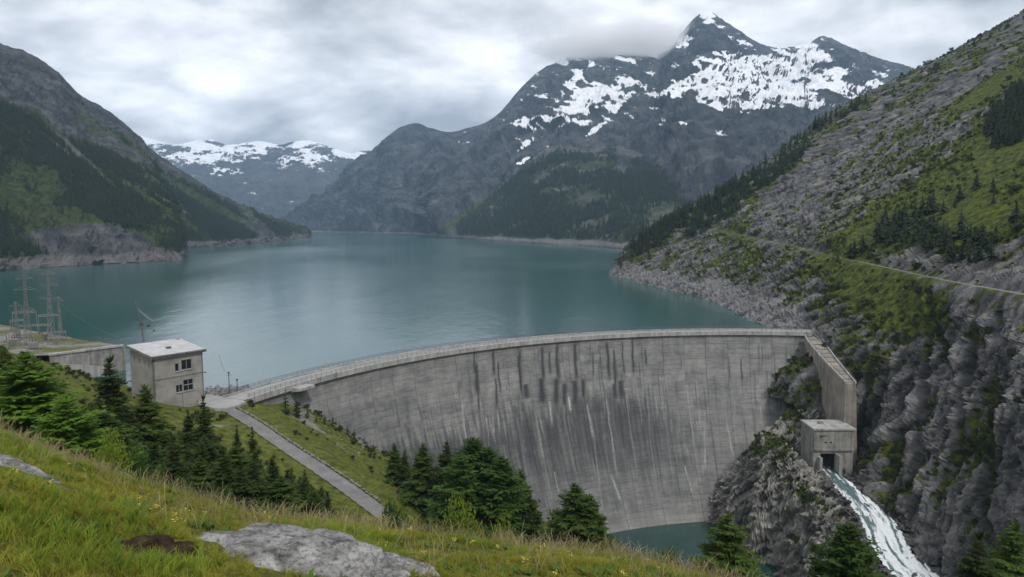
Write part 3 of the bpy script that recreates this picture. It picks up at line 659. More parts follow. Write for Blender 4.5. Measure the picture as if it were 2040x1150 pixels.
for a in [(-150, 205, 4), (-110, 206, -1.5), (-92, 200, -2), (-76, 190, -1), (-200, 215, 9), (-280, 230, 14), (-300, 150, 34), (-130, 222, -4), (-100, 225, -9), (-260, 90, 52), (-150, 60, 44), (-160, 120, 30), (-60, 90, 15), (-36, 112, 4), (-10, 118, -9), (12, 118, -14), (8, 96, -4), (-30, 60, 17), (0, 60, 10), (22, 62, 5), (45, 62, 1), (34, 90, -12), (60, 82, -10), (80, 60, -4), (14, 145, -26), (35, 150, -42), (20, 185, -48), (28, 215, -60), (28, 238, -64), (45, 190, -68), (60, 215, -74), (60, 240, -75), (85, 215, -74), (95, 170, -64), (80, 140, -50), (110, 120, -50), (140, 90, -46), (100, 90, -28), (150, 140, -66), (120, 160, -66), (80, 250, -76), (30, 262, -68)]: cpt(*a)
for az in (-1.6, -1.1, -0.8, -0.55, -0.3, -0.1, 0.1, 0.25, 0.4, 0.6, 0.9):
    for r in (28, 36): cpt(az * r, r, CAM_H - fg_drop(az, r) - (0.9 if r < 30 else 0.3))
CT = np.array(CT)
def tps_fit(C, lam=2.0):
    n = len(C); K = tps_k(C[:, :2], C[:, :2]) + lam * np.eye(n); Pm = np.c_[np.ones(n), C[:, :2]]
    A = np.block([[K, Pm], [Pm.T, np.zeros((3, 3))]]); return np.linalg.solve(A, np.r_[C[:, 2], 0, 0, 0])
def tps_k(a, b):
    r2 = ((a[:, None] - b[None]) ** 2).sum(-1); return 0.5 * r2 * np.log(r2 + 1e-9)
_w = tps_fit(CT)
def tps_eval(X, Y):
    q = np.c_[np.ravel(X), np.ravel(Y)]; out = np.empty(len(q))
    for i in range(0, len(q), 20000):
        b = q[i:i + 20000]; out[i:i + 20000] = tps_k(b, CT[:, :2]) @ _w[:-3] + np.c_[np.ones(len(b)), b] @ _w[-3:]
    return out.reshape(np.shape(X))
ROADS = crs(ROAD, 220)
def road_dist(X, Y):
    q = np.c_[np.ravel(X), np.ravel(Y)]; d = np.full(len(q), 1e9); z = np.zeros(len(q)); sd = np.zeros(len(q))
    for k in range(0, len(ROADS) - 1, 2):
        dd = np.hypot(q[:, 0] - ROADS[k, 0], q[:, 1] - ROADS[k, 1]); m = dd < d; d[m] = dd[m]; z[m] = ROADS[k, 2]
    return d.reshape(np.shape(X)), z.reshape(np.shape(X))
def hill_z(X, Y):
    X = np.asarray(X, float); Y = np.asarray(Y, float)
    z = tps_eval(X, Y)
    P = np.stack([X, Y, 0 * X], -1)
    rough = 1.1 * fbm(P / 16 + 2, 4) + 0.5 * fbm(P / 4 + 5, 3)
    d, zr = road_dist(X, Y)
    k = sstep(2.6, 8, d)
    z = z + rough * (0.15 + 0.85 * k)
    k2 = sstep(2.4, 4.2, d)
    return z * k2 + (zr - 0.12) * (1 - k2)
xs = np.linspace(-300, 150, 430); ys = np.concatenate([np.linspace(24, 110, 130, endpoint=False), np.linspace(110, 272, 280)])
X, Y = np.meshgrid(xs, ys, indexing='ij')
Z = hill_z(X, Y)
Gh = np.stack([X, Y, Z], -1); Nh = grid_normals(Gh); Nh *= np.sign(Nh[..., 2:3])
nf = fbm(Gh / 9 + 1, 5); px, py = proj(Gh)
bare = blobs(px, py, [(690, 850, 70, 12, 38), (600, 820, 60, 8, 30), (640, 860, 60, 8, 35)])
HILL_VEG = np.clip(1.05 + 1.1 * nf - 0.45 * bare - 1.3 * sstep(0.72, 0.5, Nh[..., 2]), 0, 1)
mask = np.stack([0 * X, HILL_VEG, np.clip(.35 * bare + 0.3 * sstep(-40, -60, Z), 0, 1)], -1)
M_hill = rock_terrain('hillside_turf', 6.0, (0.06, 0.055, 0.045), (0.15, 0.14, 0.12), (0.28, 0.27, 0.25), (0.045, 0.060, 0.011), (0.13, 0.145, 0.024), bump=0.5, vk=0.5)
terrain('hillside', Gh, mask, M_hill, 'grassy hillside falling past the gravel road to the dam')
# --- foreground meadow brow
az = np.linspace(-1.25, 1.15, 360); rr_ = np.concatenate([np.linspace(1.5, 26, 260), np.linspace(26.2, 44, 60)])
A, Rr = np.meshgrid(az, rr_, indexing='ij')
def fg_z(X, Y):
    P = np.stack([X, Y, 0 * X], -1); r = Y
    b = 0.55 * fbm(P / 4.5 + 3, 4) + 0.16 * fbm(P / 1.1 + 8, 3)
    return CAM_H - fg_drop(X / np.maximum(Y, .5), r) + b * sstep(2, 8, r) * (1 - 0.55 * np.exp(-((r - FG_R) / 5) ** 2))
X, Y = A * Rr, Rr
Gf = np.stack([X, Y, fg_z(X, Y)], -1)
nf = fbm(Gf / 2.6 + 1, 5)
mask = np.stack([0 * X, np.clip(1.1 + 0.9 * nf, 0, 1), 0 * X], -1)
M_mead = rock_terrain('meadow_turf', 1.6, (0.03, 0.024, 0.016), (0.07, 0.058, 0.04), (0.14, 0.12, 0.09), (0.05, 0.062, 0.010), (0.14, 0.145, 0.026), bump=0.5, vk=0.4)
terrain('meadow', Gf, mask, M_mead, 'steep grassy meadow in the foreground')
# --- rock spur between the pool and the spillway stream
SPC = []
for q in [(1540, 866, 252), (1500, 893, 254), (1570, 880, 249), (1600, 905, 244), (1632, 938, 234), (1655, 985, 222), (1690, 1035, 210), (1730, 1095, 198), (1772, 1160, 186), (1610, 770, 278), (1625, 800, 268), (1640, 850, 256), (1600, 850, 256), (1575, 850, 258), (1460, 975, 246), (1500, 960, 238), (1560, 970, 228), (1600, 1030, 214), (1640, 1100, 202)]: SPC.append(PY(*q))
for px_, py_ in [(1605, 752), (1585, 790), (1562, 830), (1500, 886), (1440, 942), (1405, 1000)]: SPC.append(dpt(px_, py_, 0.2)); q = dpt(px_, py_, -6); q[2] -= 2; SPC.append(q)
for px_, py_ in [(1392, 1026), (1440, 1058), (1480, 1090), (1530, 1128), (1575, 1170), (1620, 1230)]: q = PZ(px_, py_, -67); SPC.append(q); SPC.append(q + [-7, -4, -7])
for k in range(2, 8):
    q = STREAM[k]; SPC.append(q + [-STREAM_W[k] * .42, 0, -0.8]); SPC.append(q + [0, 0, -2.2]); SPC.append(q + [STREAM_W[k] * .6, 0, -1.5])
SPC.append(np.array([104, 236, -38.])); SPC.append(np.array([112, 238, -39.])); SPC.append(np.array([118, 255, -38.])); SPC.append(np.array([128, 275, -30.])); SPC.append(np.array([125, 230, -38.]))
SPC = np.array(SPC)
_CTs, _ws = CT, _w
CT = SPC; _w = tps_fit(SPC, 1.0)
xs = np.linspace(42, 128, 300); ys = np.linspace(160, 290, 380)
X, Y = np.meshgrid(xs, ys, indexing='ij'); Z = tps_eval(X, Y)
CT, _w = _CTs, _ws
Gk = np.stack([X, Y, Z], -1); N = grid_normals(Gk); N *= np.sign(N[..., 2:3])
sxx = np.interp(Y, STREAM[::-1, 1], STREAM[::-1, 0]); sww = np.interp(Y, STREAM[::-1, 1], STREAM_W[::-1])
chan = 1 - sstep(0.45, 0.95, np.abs(X - sxx) / sww) * 1.0
chan = chan * (Y < 236)
Wk = np.stack([(Gk @ np.array([.75, -.2, .6])) / 14, (Gk @ np.array([-.5, .3, .8])) / 4.2, Gk[..., 1] / 7], -1)
wr = fbm(Gk / 12, 3)[..., None] * 1.0
dk = ridged(Wk + wr, 6, gain=0.62); fk = fbm(Gk / 2.2 + 3, 4)
KAX = np.stack([norm3([.75, -.2, .6]), norm3([-.55, .35, .75]), norm3([.2, .95, .1])])
bk = 1.5 * blocky(Gk + 3 * wr, KAX, (8, 2.4, 4.5)) + .9 * blocky(Gk + 2 * wr, KAX, (3.4, 1.1, 2.2), 4.4) + .4 * blocky(Gk, KAX, (1.5, .6, 1.0), 8.1)
Gk = Gk + N * ((dk * 0.6 + fk * 0.5 + 1.15 * bk - 1.4) * (1 - chan) + (fk * .5) * chan)[..., None]
N = grid_normals(Gk); N *= np.sign(N[..., 2:3]); px, py = proj(Gk)
nf = fbm(Gk / 7 + 6, 5)
veg = 0.46 + 1.0 * nf - 0.45 * dk - 0.2 * bk + 0.8 * (N[..., 2] - .6) + 0.75 * blobs(px, py, [(1530, 895, 70, 32, 10), (1590, 800, 35, 70, 25), (1620, 1000, 50, 18, 35), (1600, 1080, 50, 14, 30)]) - 0.35 * blobs(px, py, [(1450, 1040, 50, 60, -40)])
veg = np.clip(veg, 0, 1) * (1 - chan)
wet = chan
mask = np.stack([0 * px, veg, np.clip(0.35 + nf + .5 * bk, 0, 1) * (1 - chan) * .9], -1)
M_knoll = rock_terrain('knoll_rock', 5.0, (0.03, 0.029, 0.028), (0.12, 0.117, 0.112), (0.34, 0.33, 0.31), (0.016, 0.028, 0.007), (0.07, 0.085, 0.018), rot=(0.3, 0.9, 0.2), stretch=(0.5, 1.6, 1.0), bump=0.9, pale=(0.44, 0.42, 0.385), vk=0.7)
terrain('rock_knoll', Gk, mask, M_knoll, 'rocky knoll with grass tufts between dam foot and white stream', False)
def knoll_z(x, y):
    i = np.clip(np.searchsorted(xs, x), 0, len(xs) - 1); j = np.clip(np.searchsorted(ys, y), 0, len(ys) - 1); return Gk[i, j, 2]
# ================================================================== water
def water(name, base, deep, bumps, rough=0.06):
    t = NT(name, rough, 0.5); t.b.inputs['IOR'].default_value = 1.9; p = t.pos()
    h = None
    for scale, stretch, w in bumps:
        n = t.noise(t.map(p, stretch), scale, 4, 0.55); n = t.math('MULTIPLY', n, w); h = n if h is None else t.math('ADD', h, n)
    patch = t.noise(t.map(p, (0.0024, 0.0009, 1), (0, 0, 0.15), (.35, .2, 0)), 1.0, 5, 0.55, 0.4)
    c = t.mix(t.ramp(patch, [(0.35, 0.0), (0.65, 1.0)]), base, deep)
    amp = t.ramp(patch, [(0.36, 0.25), (0.62, 1.0)])
    return t.done(c, t.bump(t.math('MULTIPLY', h, amp), 1.0, 1.0), t.math('ADD', t.math('MULTIPLY', amp, 0.14), rough))
M_lake = water('lake_water', (0.006, 0.070, 0.064), (0.005, 0.058, 0.054), [(0.9, (1, .5, 1), 0.06), (0.22, (1, .4, 1), 0.18), (0.05, (1, .35, 1), 0.38)], 0.07)
M_pool = water('pool_water', (0.010, 0.042, 0.038), (0.014, 0.055, 0.048), [(1.2, (1, .7, 1), 0.03), (0.35, (1, .6, 1), 0.05)], 0.05)
def sheet(name, pts, z, mat, label):
    import bmesh
    bm = bmesh.new(); vs_ = [bm.verts.new((p[0], p[1], z)) for p in pts]; f = bm.faces.new(vs_); f.normal_update()
    if f.normal.z < 0: f.normal_flip()
    me = bpy.data.meshes.new(name); bm.to_mesh(me); bm.free()
    return structure(link(name, me, mat), label)
th = TH0 + np.linspace(-30, DLEN + 4, 60) / DR
arc = [(DC[0] + (DR + 5.0) * math.cos(a), DC[1] + (DR + 5.0) * math.sin(a)) for a in th]
sheet('lake', arc + [(-95, 187), (-118, 204), (-170, 212), (-330, 230), (-700, 300), (-1500, 500), (-2600, 2000), (-2600, 5200), (2500, 5200), (2500, 1800), (500, 900), (330, 420), (200, 300)], 0.0, M_lake, 'wide teal mountain lake held back by the dam')
sheet('pool', [(10, 195), (70, 165), (100, 170), (100, 235), (80, 268), (20, 268)], -67.0, M_pool, 'small dark green pool at the foot of the dam')
# spillway stream: a ribbon of broken water
ns, nw = 260, 60
sc = crs(STREAM, ns); sw = crs(STREAM_W[:, None], ns)[:, 0]
tg = np.gradient(sc[:, :2], axis=0); tg /= np.linalg.norm(tg, axis=1)[:, None]; nr = nr_s = np.c_[-tg[:, 1], tg[:, 0]]
vv = np.linspace(-0.5, 0.5, nw)
rag = 1 + 0.35 * np.where(vv[None] < 0, fbm(np.stack([np.arange(ns) / 9.0] * 3, -1), 4)[:, None], fbm(np.stack([np.arange(ns) / 8.0 + 40] * 3, -1), 4)[:, None]) * sstep(0, 40, np.arange(ns))[:, None]
Gw = np.zeros((ns, nw, 3)); Gw[..., :2] = sc[:, None, :2] + nr[:, None, :] * (vv[None, :, None] * sw[:, None, None] * rag[..., None]); Gw[..., 2] = sc[:, None, 2]
sl = np.cumsum(np.r_[0, np.linalg.norm(np.diff(sc, axis=0), axis=1)])[:, None] + 0 * vv[None]
wm = vv[None] * sw[:, None]
turb = sstep(4, 22, sl)
Gw[..., 2] += (1.15 * ridged(np.stack([sl / 4.5, wm / 2.2, 0 * sl], -1), 4) + 0.55 * fbm(np.stack([sl / 1.2, wm / .8, 0 * sl + 3], -1), 3)) * (0.15 + 0.85 * turb) - 0.5 * (2 * np.abs(vv[None])) ** 3
foam = np.clip(0.36 + 0.42 * turb + 1.9 * fbm(np.stack([sl / 13, wm / 1.3, 0 * sl + 6], -1), 5) - 0.9 * np.exp(-((sl - 16) / 9) ** 2 - ((wm + .2) / 1.8) ** 2), 0, 1)
me = mesh_np('stream', Gw.reshape(-1, 3), grid_faces(ns, nw), True); set_attr(me, 'mask', np.stack([foam] * 3, -1).reshape(-1, 3))
if np.cross(Gw[1, 0] - Gw[0, 0], Gw[0, 1] - Gw[0, 0])[2] < 0: me.flip_normals()
t = NT('white_water', 0.35, 0.5); a = t.attr('mask'); p = t.pos()
nfm = t.noise(t.map(p, (1.0, 0.22, 0.4), (0, 0, 0.25)), 1.6, 7, 0.65, 0.4)
ff = t.step(t.math('ADD', a[0], t.math('MULTIPLY', t.math('SUBTRACT', nfm, 0.5), 1.1)), 0.3, 0.72)
M_white = t.done(t.mix(ff, (0.09, 0.14, 0.15), (0.66, 0.70, 0.72)), t.bump(nfm, 0.8, 0.5), t.math('ADD', t.math('MULTIPLY', ff, 0.5), 0.12))
structure(link('stream', me, M_white), 'white foaming stream rushing from the spillway outlet')
# ================================================================== roads
def ribbon(name, C, width, mat, lift=0.05, nw=8, rough=0.06, label=None):
    C = np.asarray(C); tg = np.gradient(C[:, :2], axis=0); tg /= np.linalg.norm(tg, axis=1)[:, None] + 1e-9; nr = np.c_[-tg[:, 1], tg[:, 0]]
    v = np.linspace(-.5, .5, nw); G = np.zeros((len(C), nw, 3))
    wob = 1 + 0.10 * np.sin(np.arange(len(C)) * .9)[:, None, None] * rough * 8
    G[..., :2] = C[:, None, :2] + nr[:, None] * (v[None, :, None] * width * wob); G[..., 2] = C[:, None, 2] + lift + rough * perlin(np.stack([G[..., 0], G[..., 1], 0 * G[..., 0]], -1) * .8)
    me = mesh_np(name, G.reshape(-1, 3), grid_faces(len(C), nw), True)
    if np.cross(G[1, 0] - G[0, 0], G[0, 1] - G[0, 0])[2] < 0: me.flip_normals()
    return structure(link(name, me, mat), label), nr
t = NT('gravel', 0.95, 0.15); p = t.pos(); n1 = t.noise(p, 3.5, 5, .7); n2 = t.noise(p, .35, 4, .6); vv_ = t.vor(p, 5.0, out=1)
t_c = t.mix(0.5, t.ramp(n1, [(0.3, (0.09, 0.088, 0.088)), (0.7, (0.32, 0.31, 0.31))]), vv_, 'MULTIPLY'); t_c = t.mix(0.55, t_c, t.ramp(n2, [(0.3, (0.13, 0.127, 0.125)), (0.7, (0.26, 0.25, 0.245))]))
M_gravel = t.done(t_c, t.bump(n1, 0.8, 0.08))
t = NT('pale_track', 0.95, 0.1); M_track = t.done(t.ramp(t.noise(t.pos(), 0.8, 5, .6), [(0.3, (0.12, 0.115, 0.105)), (0.7, (0.25, 0.24, 0.225))]))
t = NT('kerb_stone', 0.9, 0.2); p = t.obj(); M_stone = t.done(t.mix(t.orand(), t.ramp(t.noise(p, 5, 5, .6), [(0.3, (0.10, 0.10, 0.097)), (0.7, (0.27, 0.265, 0.255))]), (0.17, 0.17, 0.155)), t.bump(t.noise(p, 6, 4, .6), .6, .05))
road, nr = ribbon('gravel_road', ROADS[3:], 3.3, M_gravel, 0.06, 10, 0.05, 'grey gravel road climbing to the dam crest')
def stone_mesh(seed, squash=0.7, n=1):
    import bmesh
    bm = bmesh.new(); bmesh.ops.create_icosphere(bm, subdivisions=n, radius=0.5)
    rs = np.random.default_rng(seed)
    for v in bm.verts:
        k = 1 + 0.28 * rs.normal() * (0.6 if n > 1 else 1)
        v.co = Vector((v.co.x * k * 1.15, v.co.y * k, v.co.z * k * squash))
    me = bpy.data.meshes.new('stone'); bm.to_mesh(me); bm.free(); return me
STONES = [stone_mesh(k) for k in range(6)]
for m in STONES: m.materials.append(M_stone)
cum = np.cumsum(np.r_[0, np.linalg.norm(np.diff(ROADS[:, :2], axis=0), axis=1)])
s = 4.0
tgR = np.gradient(ROADS[:, :2], axis=0); tgR /= np.linalg.norm(tgR, axis=1)[:, None]; nrR = np.c_[-tgR[:, 1], tgR[:, 0]]
side = 1.0 if nrR[100, 0] > 0 or nrR[100, 1] > 0 else -1.0
while s < cum[-1] - 20:
    k = np.searchsorted(cum, s); q = ROADS[k, :2] + nrR[k] * side * (2.2 + random.uniform(-.15, .15)); sz = random.uniform(.3, .7)
    o = link('kerb_stone', random.choice(STONES), None, road, (q[0], q[1], ROADS[k, 2] + 0.12)); o.rotation_euler = (random.uniform(-.3, .3), random.uniform(-.3, .3), random.uniform(0, 6)); o.scale = (sz, sz, sz)
    s += sz * random.uniform(.85, 1.3)
rc = ROADR.copy(); rc = np.c_[rc[:, 0] + 0.2 + 0.5 * np.sin(rc[:, 1] / 15), rc[:, 1], rc[:, 2] + 0.35]
ribbon('slope_road', rc[20:223], 2.6, M_track, 0.35, 6, 0.04, 'pale narrow road cut across the craggy right slope')
# ================================================================== access apron between crest and building
def prism(poly, z0, z1):
    n = len(poly); V = np.r_[[(x, y, z0) for x, y in poly], [(x, y, z1) for x, y in poly]]
    import bmesh
    bm = bmesh.new(); vs_ = [bm.verts.new(v) for v in V]
    bm.faces.new(vs_[n:]); bm.faces.new(vs_[:n][::-1])
    for i in range(n): bm.faces.new((vs_[i], vs_[(i + 1) % n], vs_[(i + 1) % n + n], vs_[i + n]))
    bmesh.ops.recalc_face_normals(bm, faces=bm.faces); me = bpy.data.meshes.new('prism'); bm.to_mesh(me); bm.free(); return me
thE = TH0 + (DLEN + 2.0) / DR
ea = (DC[0] + (DR + 7.0) * math.cos(thE), DC[1] + (DR + 7.0) * math.sin(thE)); eb = (DC[0] + (DR - 0.8) * math.cos(thE), DC[1] + (DR - 0.8) * math.sin(thE))
ap = [ea, eb] + [tuple(PZ(x, y, 2.85)[:2]) for x, y in [(478, 806), (452, 814), (428, 814), (396, 805), (398, 792), (412, 786)]]
structure(link('access_apron', prism(ap, 0.5, 2.9), M_deck), 'pale paved apron joining the dam crest to the building')
# ================================================================== concrete service building
t = NT('window_glass', 0.08, 0.6); M_glass = t.done(t.mix(t.noise(t.pos(), .8), (0.008, 0.010, 0.012), (0.02, 0.024, 0.028)))
t = NT('window_frame_paint', 0.6, 0.3); M_frame = t.done(t.mix(t.noise(t.pos(), 3.0), (0.22, 0.22, 0.21), (0.36, 0.35, 0.34)))
t = NT('roof_sheet', 0.75, 0.3); M_roof = t.done(t.ramp(t.noise(t.pos(), .5, 6, .6), [(0.3, (0.34, 0.34, 0.35)), (0.7, (0.50, 0.50, 0.505))]))
M_bld = concrete('board_marked_concrete', (0.20, 0.195, 0.18), (0.34, 0.33, 0.31), 0.3, False, 0.5)
M_fas = concrete('fascia_concrete', (0.17, 0.17, 0.165), (0.24, 0.235, 0.23), 0.4, True, 9.0)
def wall_holes(W, z0, zl, zr, th, holes):
    """wall in local xz-plane from x 0..W, thickness th to +y, top slopes from zl to zr, with rectangular openings (x0,x1,z0,z1)"""
    xs_ = sorted({0, W, *[h[0] for h in holes], *[h[1] for h in holes]}); zs_ = sorted({z0, *[h[2] for h in holes], *[h[3] for h in holes]})
    mb = MB()
    for i in range(len(xs_) - 1):
        xa, xb = xs_[i], xs_[i + 1]; xm = (xa + xb) / 2
        ta, tb_ = zl + (zr - zl) * xa / W, zl + (zr - zl) * xb / W
        lv = zs_ + [None]
        k = 0
        while k < len(zs_):
            # merge upwards while solid
            za = zs_[k]; zb_ = zs_[k + 1] if k + 1 < len(zs_) else None
            zm = (za + zb_) / 2 if zb_ is not None else za + .01
            if not any(h[0] < xm < h[1] and h[2] < zm < h[3] for h in holes):
                k2 = k
                while k2 + 1 < len(zs_):
                    a_, b_ = zs_[k2 + 1], zs_[k2 + 2] if k2 + 2 < len(zs_) else None
                    m2 = (a_ + b_) / 2 if b_ is not None else a_ + .01
                    if any(h[0] < xm < h[1] and h[2] < m2 < h[3] for h in holes): break
                    k2 += 1
                end = zs_[k2 + 1] if k2 + 1 < len(zs_) else None
                t1, t2 = (end, end) if end is not None else (ta, tb_)
                mb.hexa(np.array([(xa, 0, za), (xb, 0, za), (xa, th, za), (xb, th, za), (xa, 0, t1), (xb, 0, t2), (xa, th, t1), (xb, th, t2)]))
                k = k2 + 1
            else: k += 1
    return mb
bO = (-87.2, 168.2, 0.0); BRZ = math.atan2(.79, .61); BW, BD = 12.6, 12.0
bld = empty('service_building', bO, BRZ)
tag(bld, 'two storey board marked concrete building with pale sloping roof beside the dam crest', 'building')
FW = [(5.4, 6.4, 11.2, 13.2), (7.0, 9.7, 11.3, 13.8), (5.4, 7.1, 5.8, 7.7), (7.3, 9.9, 5.8, 8.7)]
wall_holes(BW, -2, 15.2, 15.2, 0.4, FW).build('wall', M_bld, bld)
lw = wall_holes(BD, -2, 16.6, 15.2, 0.4, [(2.0, 2.7, 13.0, 14.6), (4.6, 5.3, 12.9, 14.6), (7.2, 7.8, 12.8, 14.2), (9.4, 10.1, 12.2, 13.8)]).build('wall', M_bld, bld)
lw.location = (0.0, BD, 0); lw.rotation_euler = (0, 0, -math.pi / 2); lw.scale = (1, 1, 1)
MB().hexa(np.array([(BW - .4, .4, -2), (BW, .4, -2), (BW - .4, BD, -2), (BW, BD, -2), (BW - .4, .4, 15.25), (BW, .4, 15.25), (BW - .4, BD, 16.6), (BW, BD, 16.6)])).build('wall', M_bld, bld)
MB().box((BW / 2, BD - .2, 7.3), (BW - .82, .4, 18.6)).build('wall', M_bld, bld)
for y_, z_ in ((0, 0),):
    r = MB(); r.hexa(np.array([(-.6, -.7, 15.22), (BW + .7, -.7, 15.22), (-.6, BD + .6, 16.75), (BW + .7, BD + .6, 16.75), (-.6, -.7, 15.85), (BW + .7, -.7, 15.85), (-.6, BD + .6, 17.3), (BW + .7, BD + .6, 17.3)]))
    rf = r.build('roof', M_fas, bld)
    k = lambda y: 15.85 + (y + .7) * 1.45 / (BD + 1.3)
    MB().hexa(np.array([(-.45, -.5, k(-.5) + .002), (BW + .55, -.5, k(-.5) + .002), (-.45, BD + .45, k(BD + .45) + .002), (BW + .55, BD + .45, k(BD + .45) + .002), (-.45, -.5, k(-.5) + .06), (BW + .55, -.5, k(-.5) + .06), (-.45, BD + .45, k(BD + .45) + .06), (BW + .55, BD + .45, k(BD + .45) + .06)])).build('roof_sheet', M_roof, rf)
    h = MB(); h.box((6.2, 4.6, k(4.6) + .25), (1.1, .9, .4)); h.build('roof_hatch', M_rail, rf)
    h = MB(); h.box((BW - .4, BD - .3, k(BD) + .3), (.7, .6, .5)); h.tube((BW - 1.5, BD - .2, k(BD)), (BW - 1.5, BD - .2, k(BD) + .55), .12, .12); h.build('vent', M_conc_l, rf)
for (xa, xb, za, zb_) in FW:
    g = MB().box(((xa + xb) / 2, .28, (za + zb_) / 2), (xb - xa, .04, zb_ - za)); w_ = g.build('window', M_glass, bld)
    f = MB(); tk = .09
    for x_ in (xa + tk / 2, xb - tk / 2): f.box((x_, .2, (za + zb_) / 2), (tk, .1, zb_ - za))
    for z_ in (za + tk / 2, zb_ - tk / 2): f.box(((xa + xb) / 2, .2, z_), (xb - xa - 2 * tk, .1, tk))
    if xb - xa > 1.5:
        f.box(((xa + xb) / 2, .2, (za + zb_) / 2), (tk, .1, zb_ - za - 2 * tk))
    if (za, xb) == (5.8, 9.9): f.box(((xa + xb) / 2, .21, za + 1.55), (xb - xa - .2, .12, .16))
    f.build('frame', M_frame, w_)
    MB().box(((xa + xb) / 2, -.08, za - .08), (xb - xa + .3, .28, .12)).build('sill', M_conc_l, w_)
for xa, xb, za, zb_ in [(2.0, 2.7, 13.0, 14.6), (4.6, 5.3, 12.9, 14.6), (7.2, 7.8, 12.8, 14.2), (9.4, 10.1, 12.2, 13.8)]:
    MB().box((.3, BD - (xa + xb) / 2, (za + zb_) / 2), (.04, xb - xa, zb_ - za)).build('window', M_glass, bld)
MB().tube((6.95, -.06, 1.0), (6.95, -.06, 5.6), .05, .05).build('downpipe', M_rail, bld)
gt = MB(); gt.tube((-.55, -.82, 15.7), (BW + .65, -.82, 15.6), .11, .11, 8); gt.build('gutter', M_rail, bld)
dp = MB(); dp.tube((BW - .25, -.82, 15.5), (BW - .25, -.12, 14.9), .07, .07); dp.tube((BW - .25, -.12, 14.9), (BW - .25, -.12, .5), .07, .07); dp.build('downpipe', M_rail, bld)
MB().box((BW / 2, -.05, 9.9), (BW - .02, .12, .16)).build('string_course', M_fas, bld)
lp = MB(); lp.tube((BW + .05, 1, 9.2), (BW + .9, 1, 9.6), .05, .05); lp.box((BW + 1.1, 1, 9.5), (.5, .3, .25)); lp.build('wall_lamp', M_rail, bld)
# ================================================================== spillway wing wall and outlet house
ww = empty('spillway_wing_wall', (119, 262, -10)); wo_ = np.array([119, 262, -10.])
tag(ww, 'tall streaked concrete wing wall with sloping top at the right end of the dam', 'wall')
ys_ = np.linspace(286, 239.5, 22); tt = (286 - ys_) / 46.5
lx = 120.4 - 4.7 * tt; rx_ = 127.3 - 8.0 * tt; zt = 1.6 - 9.0 * (tt ** 0.72)
sec = []
for a_, b_, y_, z_ in zip(lx, rx_, ys_, zt):
    sec.append([(a_ - .9 * 0, y_, -42), (b_ + 2, y_, -42), (b_, y_, z_), (a_, y_, z_)])
V = np.array(sec) - wo_; m = 4; n_ = len(ys_)
a = np.arange(n_ - 1)[:, None] * m + np.arange(m)[None]; b = np.arange(n_ - 1)[:, None] * m + (np.arange(m)[None] + 1) % m
me = mesh_np('wall', V.reshape(-1, 3), np.concatenate([np.stack([a, b, b + m, a + m], -1).reshape(-1, 4), [[3, 2, 1, 0], [(n_ - 1) * m + k for k in range(4)]]]))
link('wall', me, M_conc_w, ww)
for xx, w_ in ((lx, .45), (rx_, -.45)):
    sec = [[(x_, y_, z_ - .004), (x_ + w_, y_, z_ - .004), (x_ + w_, y_, z_ + .75), (x_, y_, z_ + .75)] if w_ > 0 else [(x_ + w_, y_, z_ - .004), (x_, y_, z_ - .004), (x_, y_, z_ + .75), (x_ + w_, y_, z_ + .75)] for x_, y_, z_ in zip(xx + (-.1 if w_ > 0 else .1), ys_, zt)]
    V = np.array(sec) - wo_
    me = mesh_np('parapet', V.reshape(-1, 3), np.concatenate([np.stack([a, b, b + m, a + m], -1).reshape(-1, 4), [[3, 2, 1, 0], [(n_ - 1) * m + k for k in range(4)]]]))
    link('parapet', me, M_conc_l, ww)
for k in range(1, 21, 2):       # stair treads down the ramp
    MB().box((((lx[k] + rx_[k]) / 2 - wo_[0]), ys_[k] - wo_[1], zt[k] + .12 - wo_[2]), (rx_[k] - lx[k] - 1.2, .9, .25)).build('step', M_conc, ww)
rb = MB()
for xx in (lx + .1, rx_ - .1):
    pts = np.c_[xx, ys_, zt + 1.7] - wo_; rb.poly(pts, .04, 4)
    for q in pts[::2]: rb.tube(q, q - [0, 0, 1.0], .04, .04, 4)
rb.build('railing', M_rail, ww)
oh = empty('outlet_house', (109, 236, -37)); oo = np.array([109, 236, -37.])
tag(oh, 'square concrete outlet house with dark mouth above the white stream', 'outlet house')
hx0, hx1, hy0, hy1, hz1 = 102.6 - oo[0], 116.2 - oo[0], 233 - oo[1], 243.5 - oo[1], -21.9 - oo[2]
fw = wall_holes(hx1 - hx0, -8.0, hz1, hz1, 1.2, [(2.4, 7.6, -8.0, 7.0), (3.6, 4.5, 10.4, 11.0), (5.4, 6.2, 10.4, 11.1)]); o = fw.build('wall', M_conc, oh); o.location = (hx0, hy0, 0)
MB().box((hx0 + .6, (hy0 + 1.2 + hy1) / 2, (hz1 - 8) / 2), (1.2, hy1 - hy0 - 1.2, hz1 + 8)).build('wall', M_conc, oh)
MB().box((hx1 - .6, (hy0 + 1.2 + hy1) / 2, (hz1 - 8) / 2), (1.2, hy1 - hy0 - 1.2, hz1 + 8)).build('wall', M_conc, oh)
MB().box(((hx0 + hx1) / 2, hy1 - .6, (hz1 - 8) / 2), (hx1 - hx0 - 2.4, 1.2, hz1 + 8)).build('wall', M_conc, oh)
MB().box(((hx0 + hx1) / 2, (hy0 + hy1) / 2 - .1, hz1 + .32), (hx1 - hx0 + .7, hy1 - hy0 + .7, .6)).build('roof_slab', M_conc_l, oh)
MB().box(((hx0 + hx1) / 2, hy0 - .25, 8.3), (hx1 - hx0 - .3, .5, .7)).build('ledge', M_conc, oh)
MB().box((hx0 + 8.0, hy0 - 1.6, 1.0), (1.1, 3.2, 12)).build('pier', M_conc_l, oh)
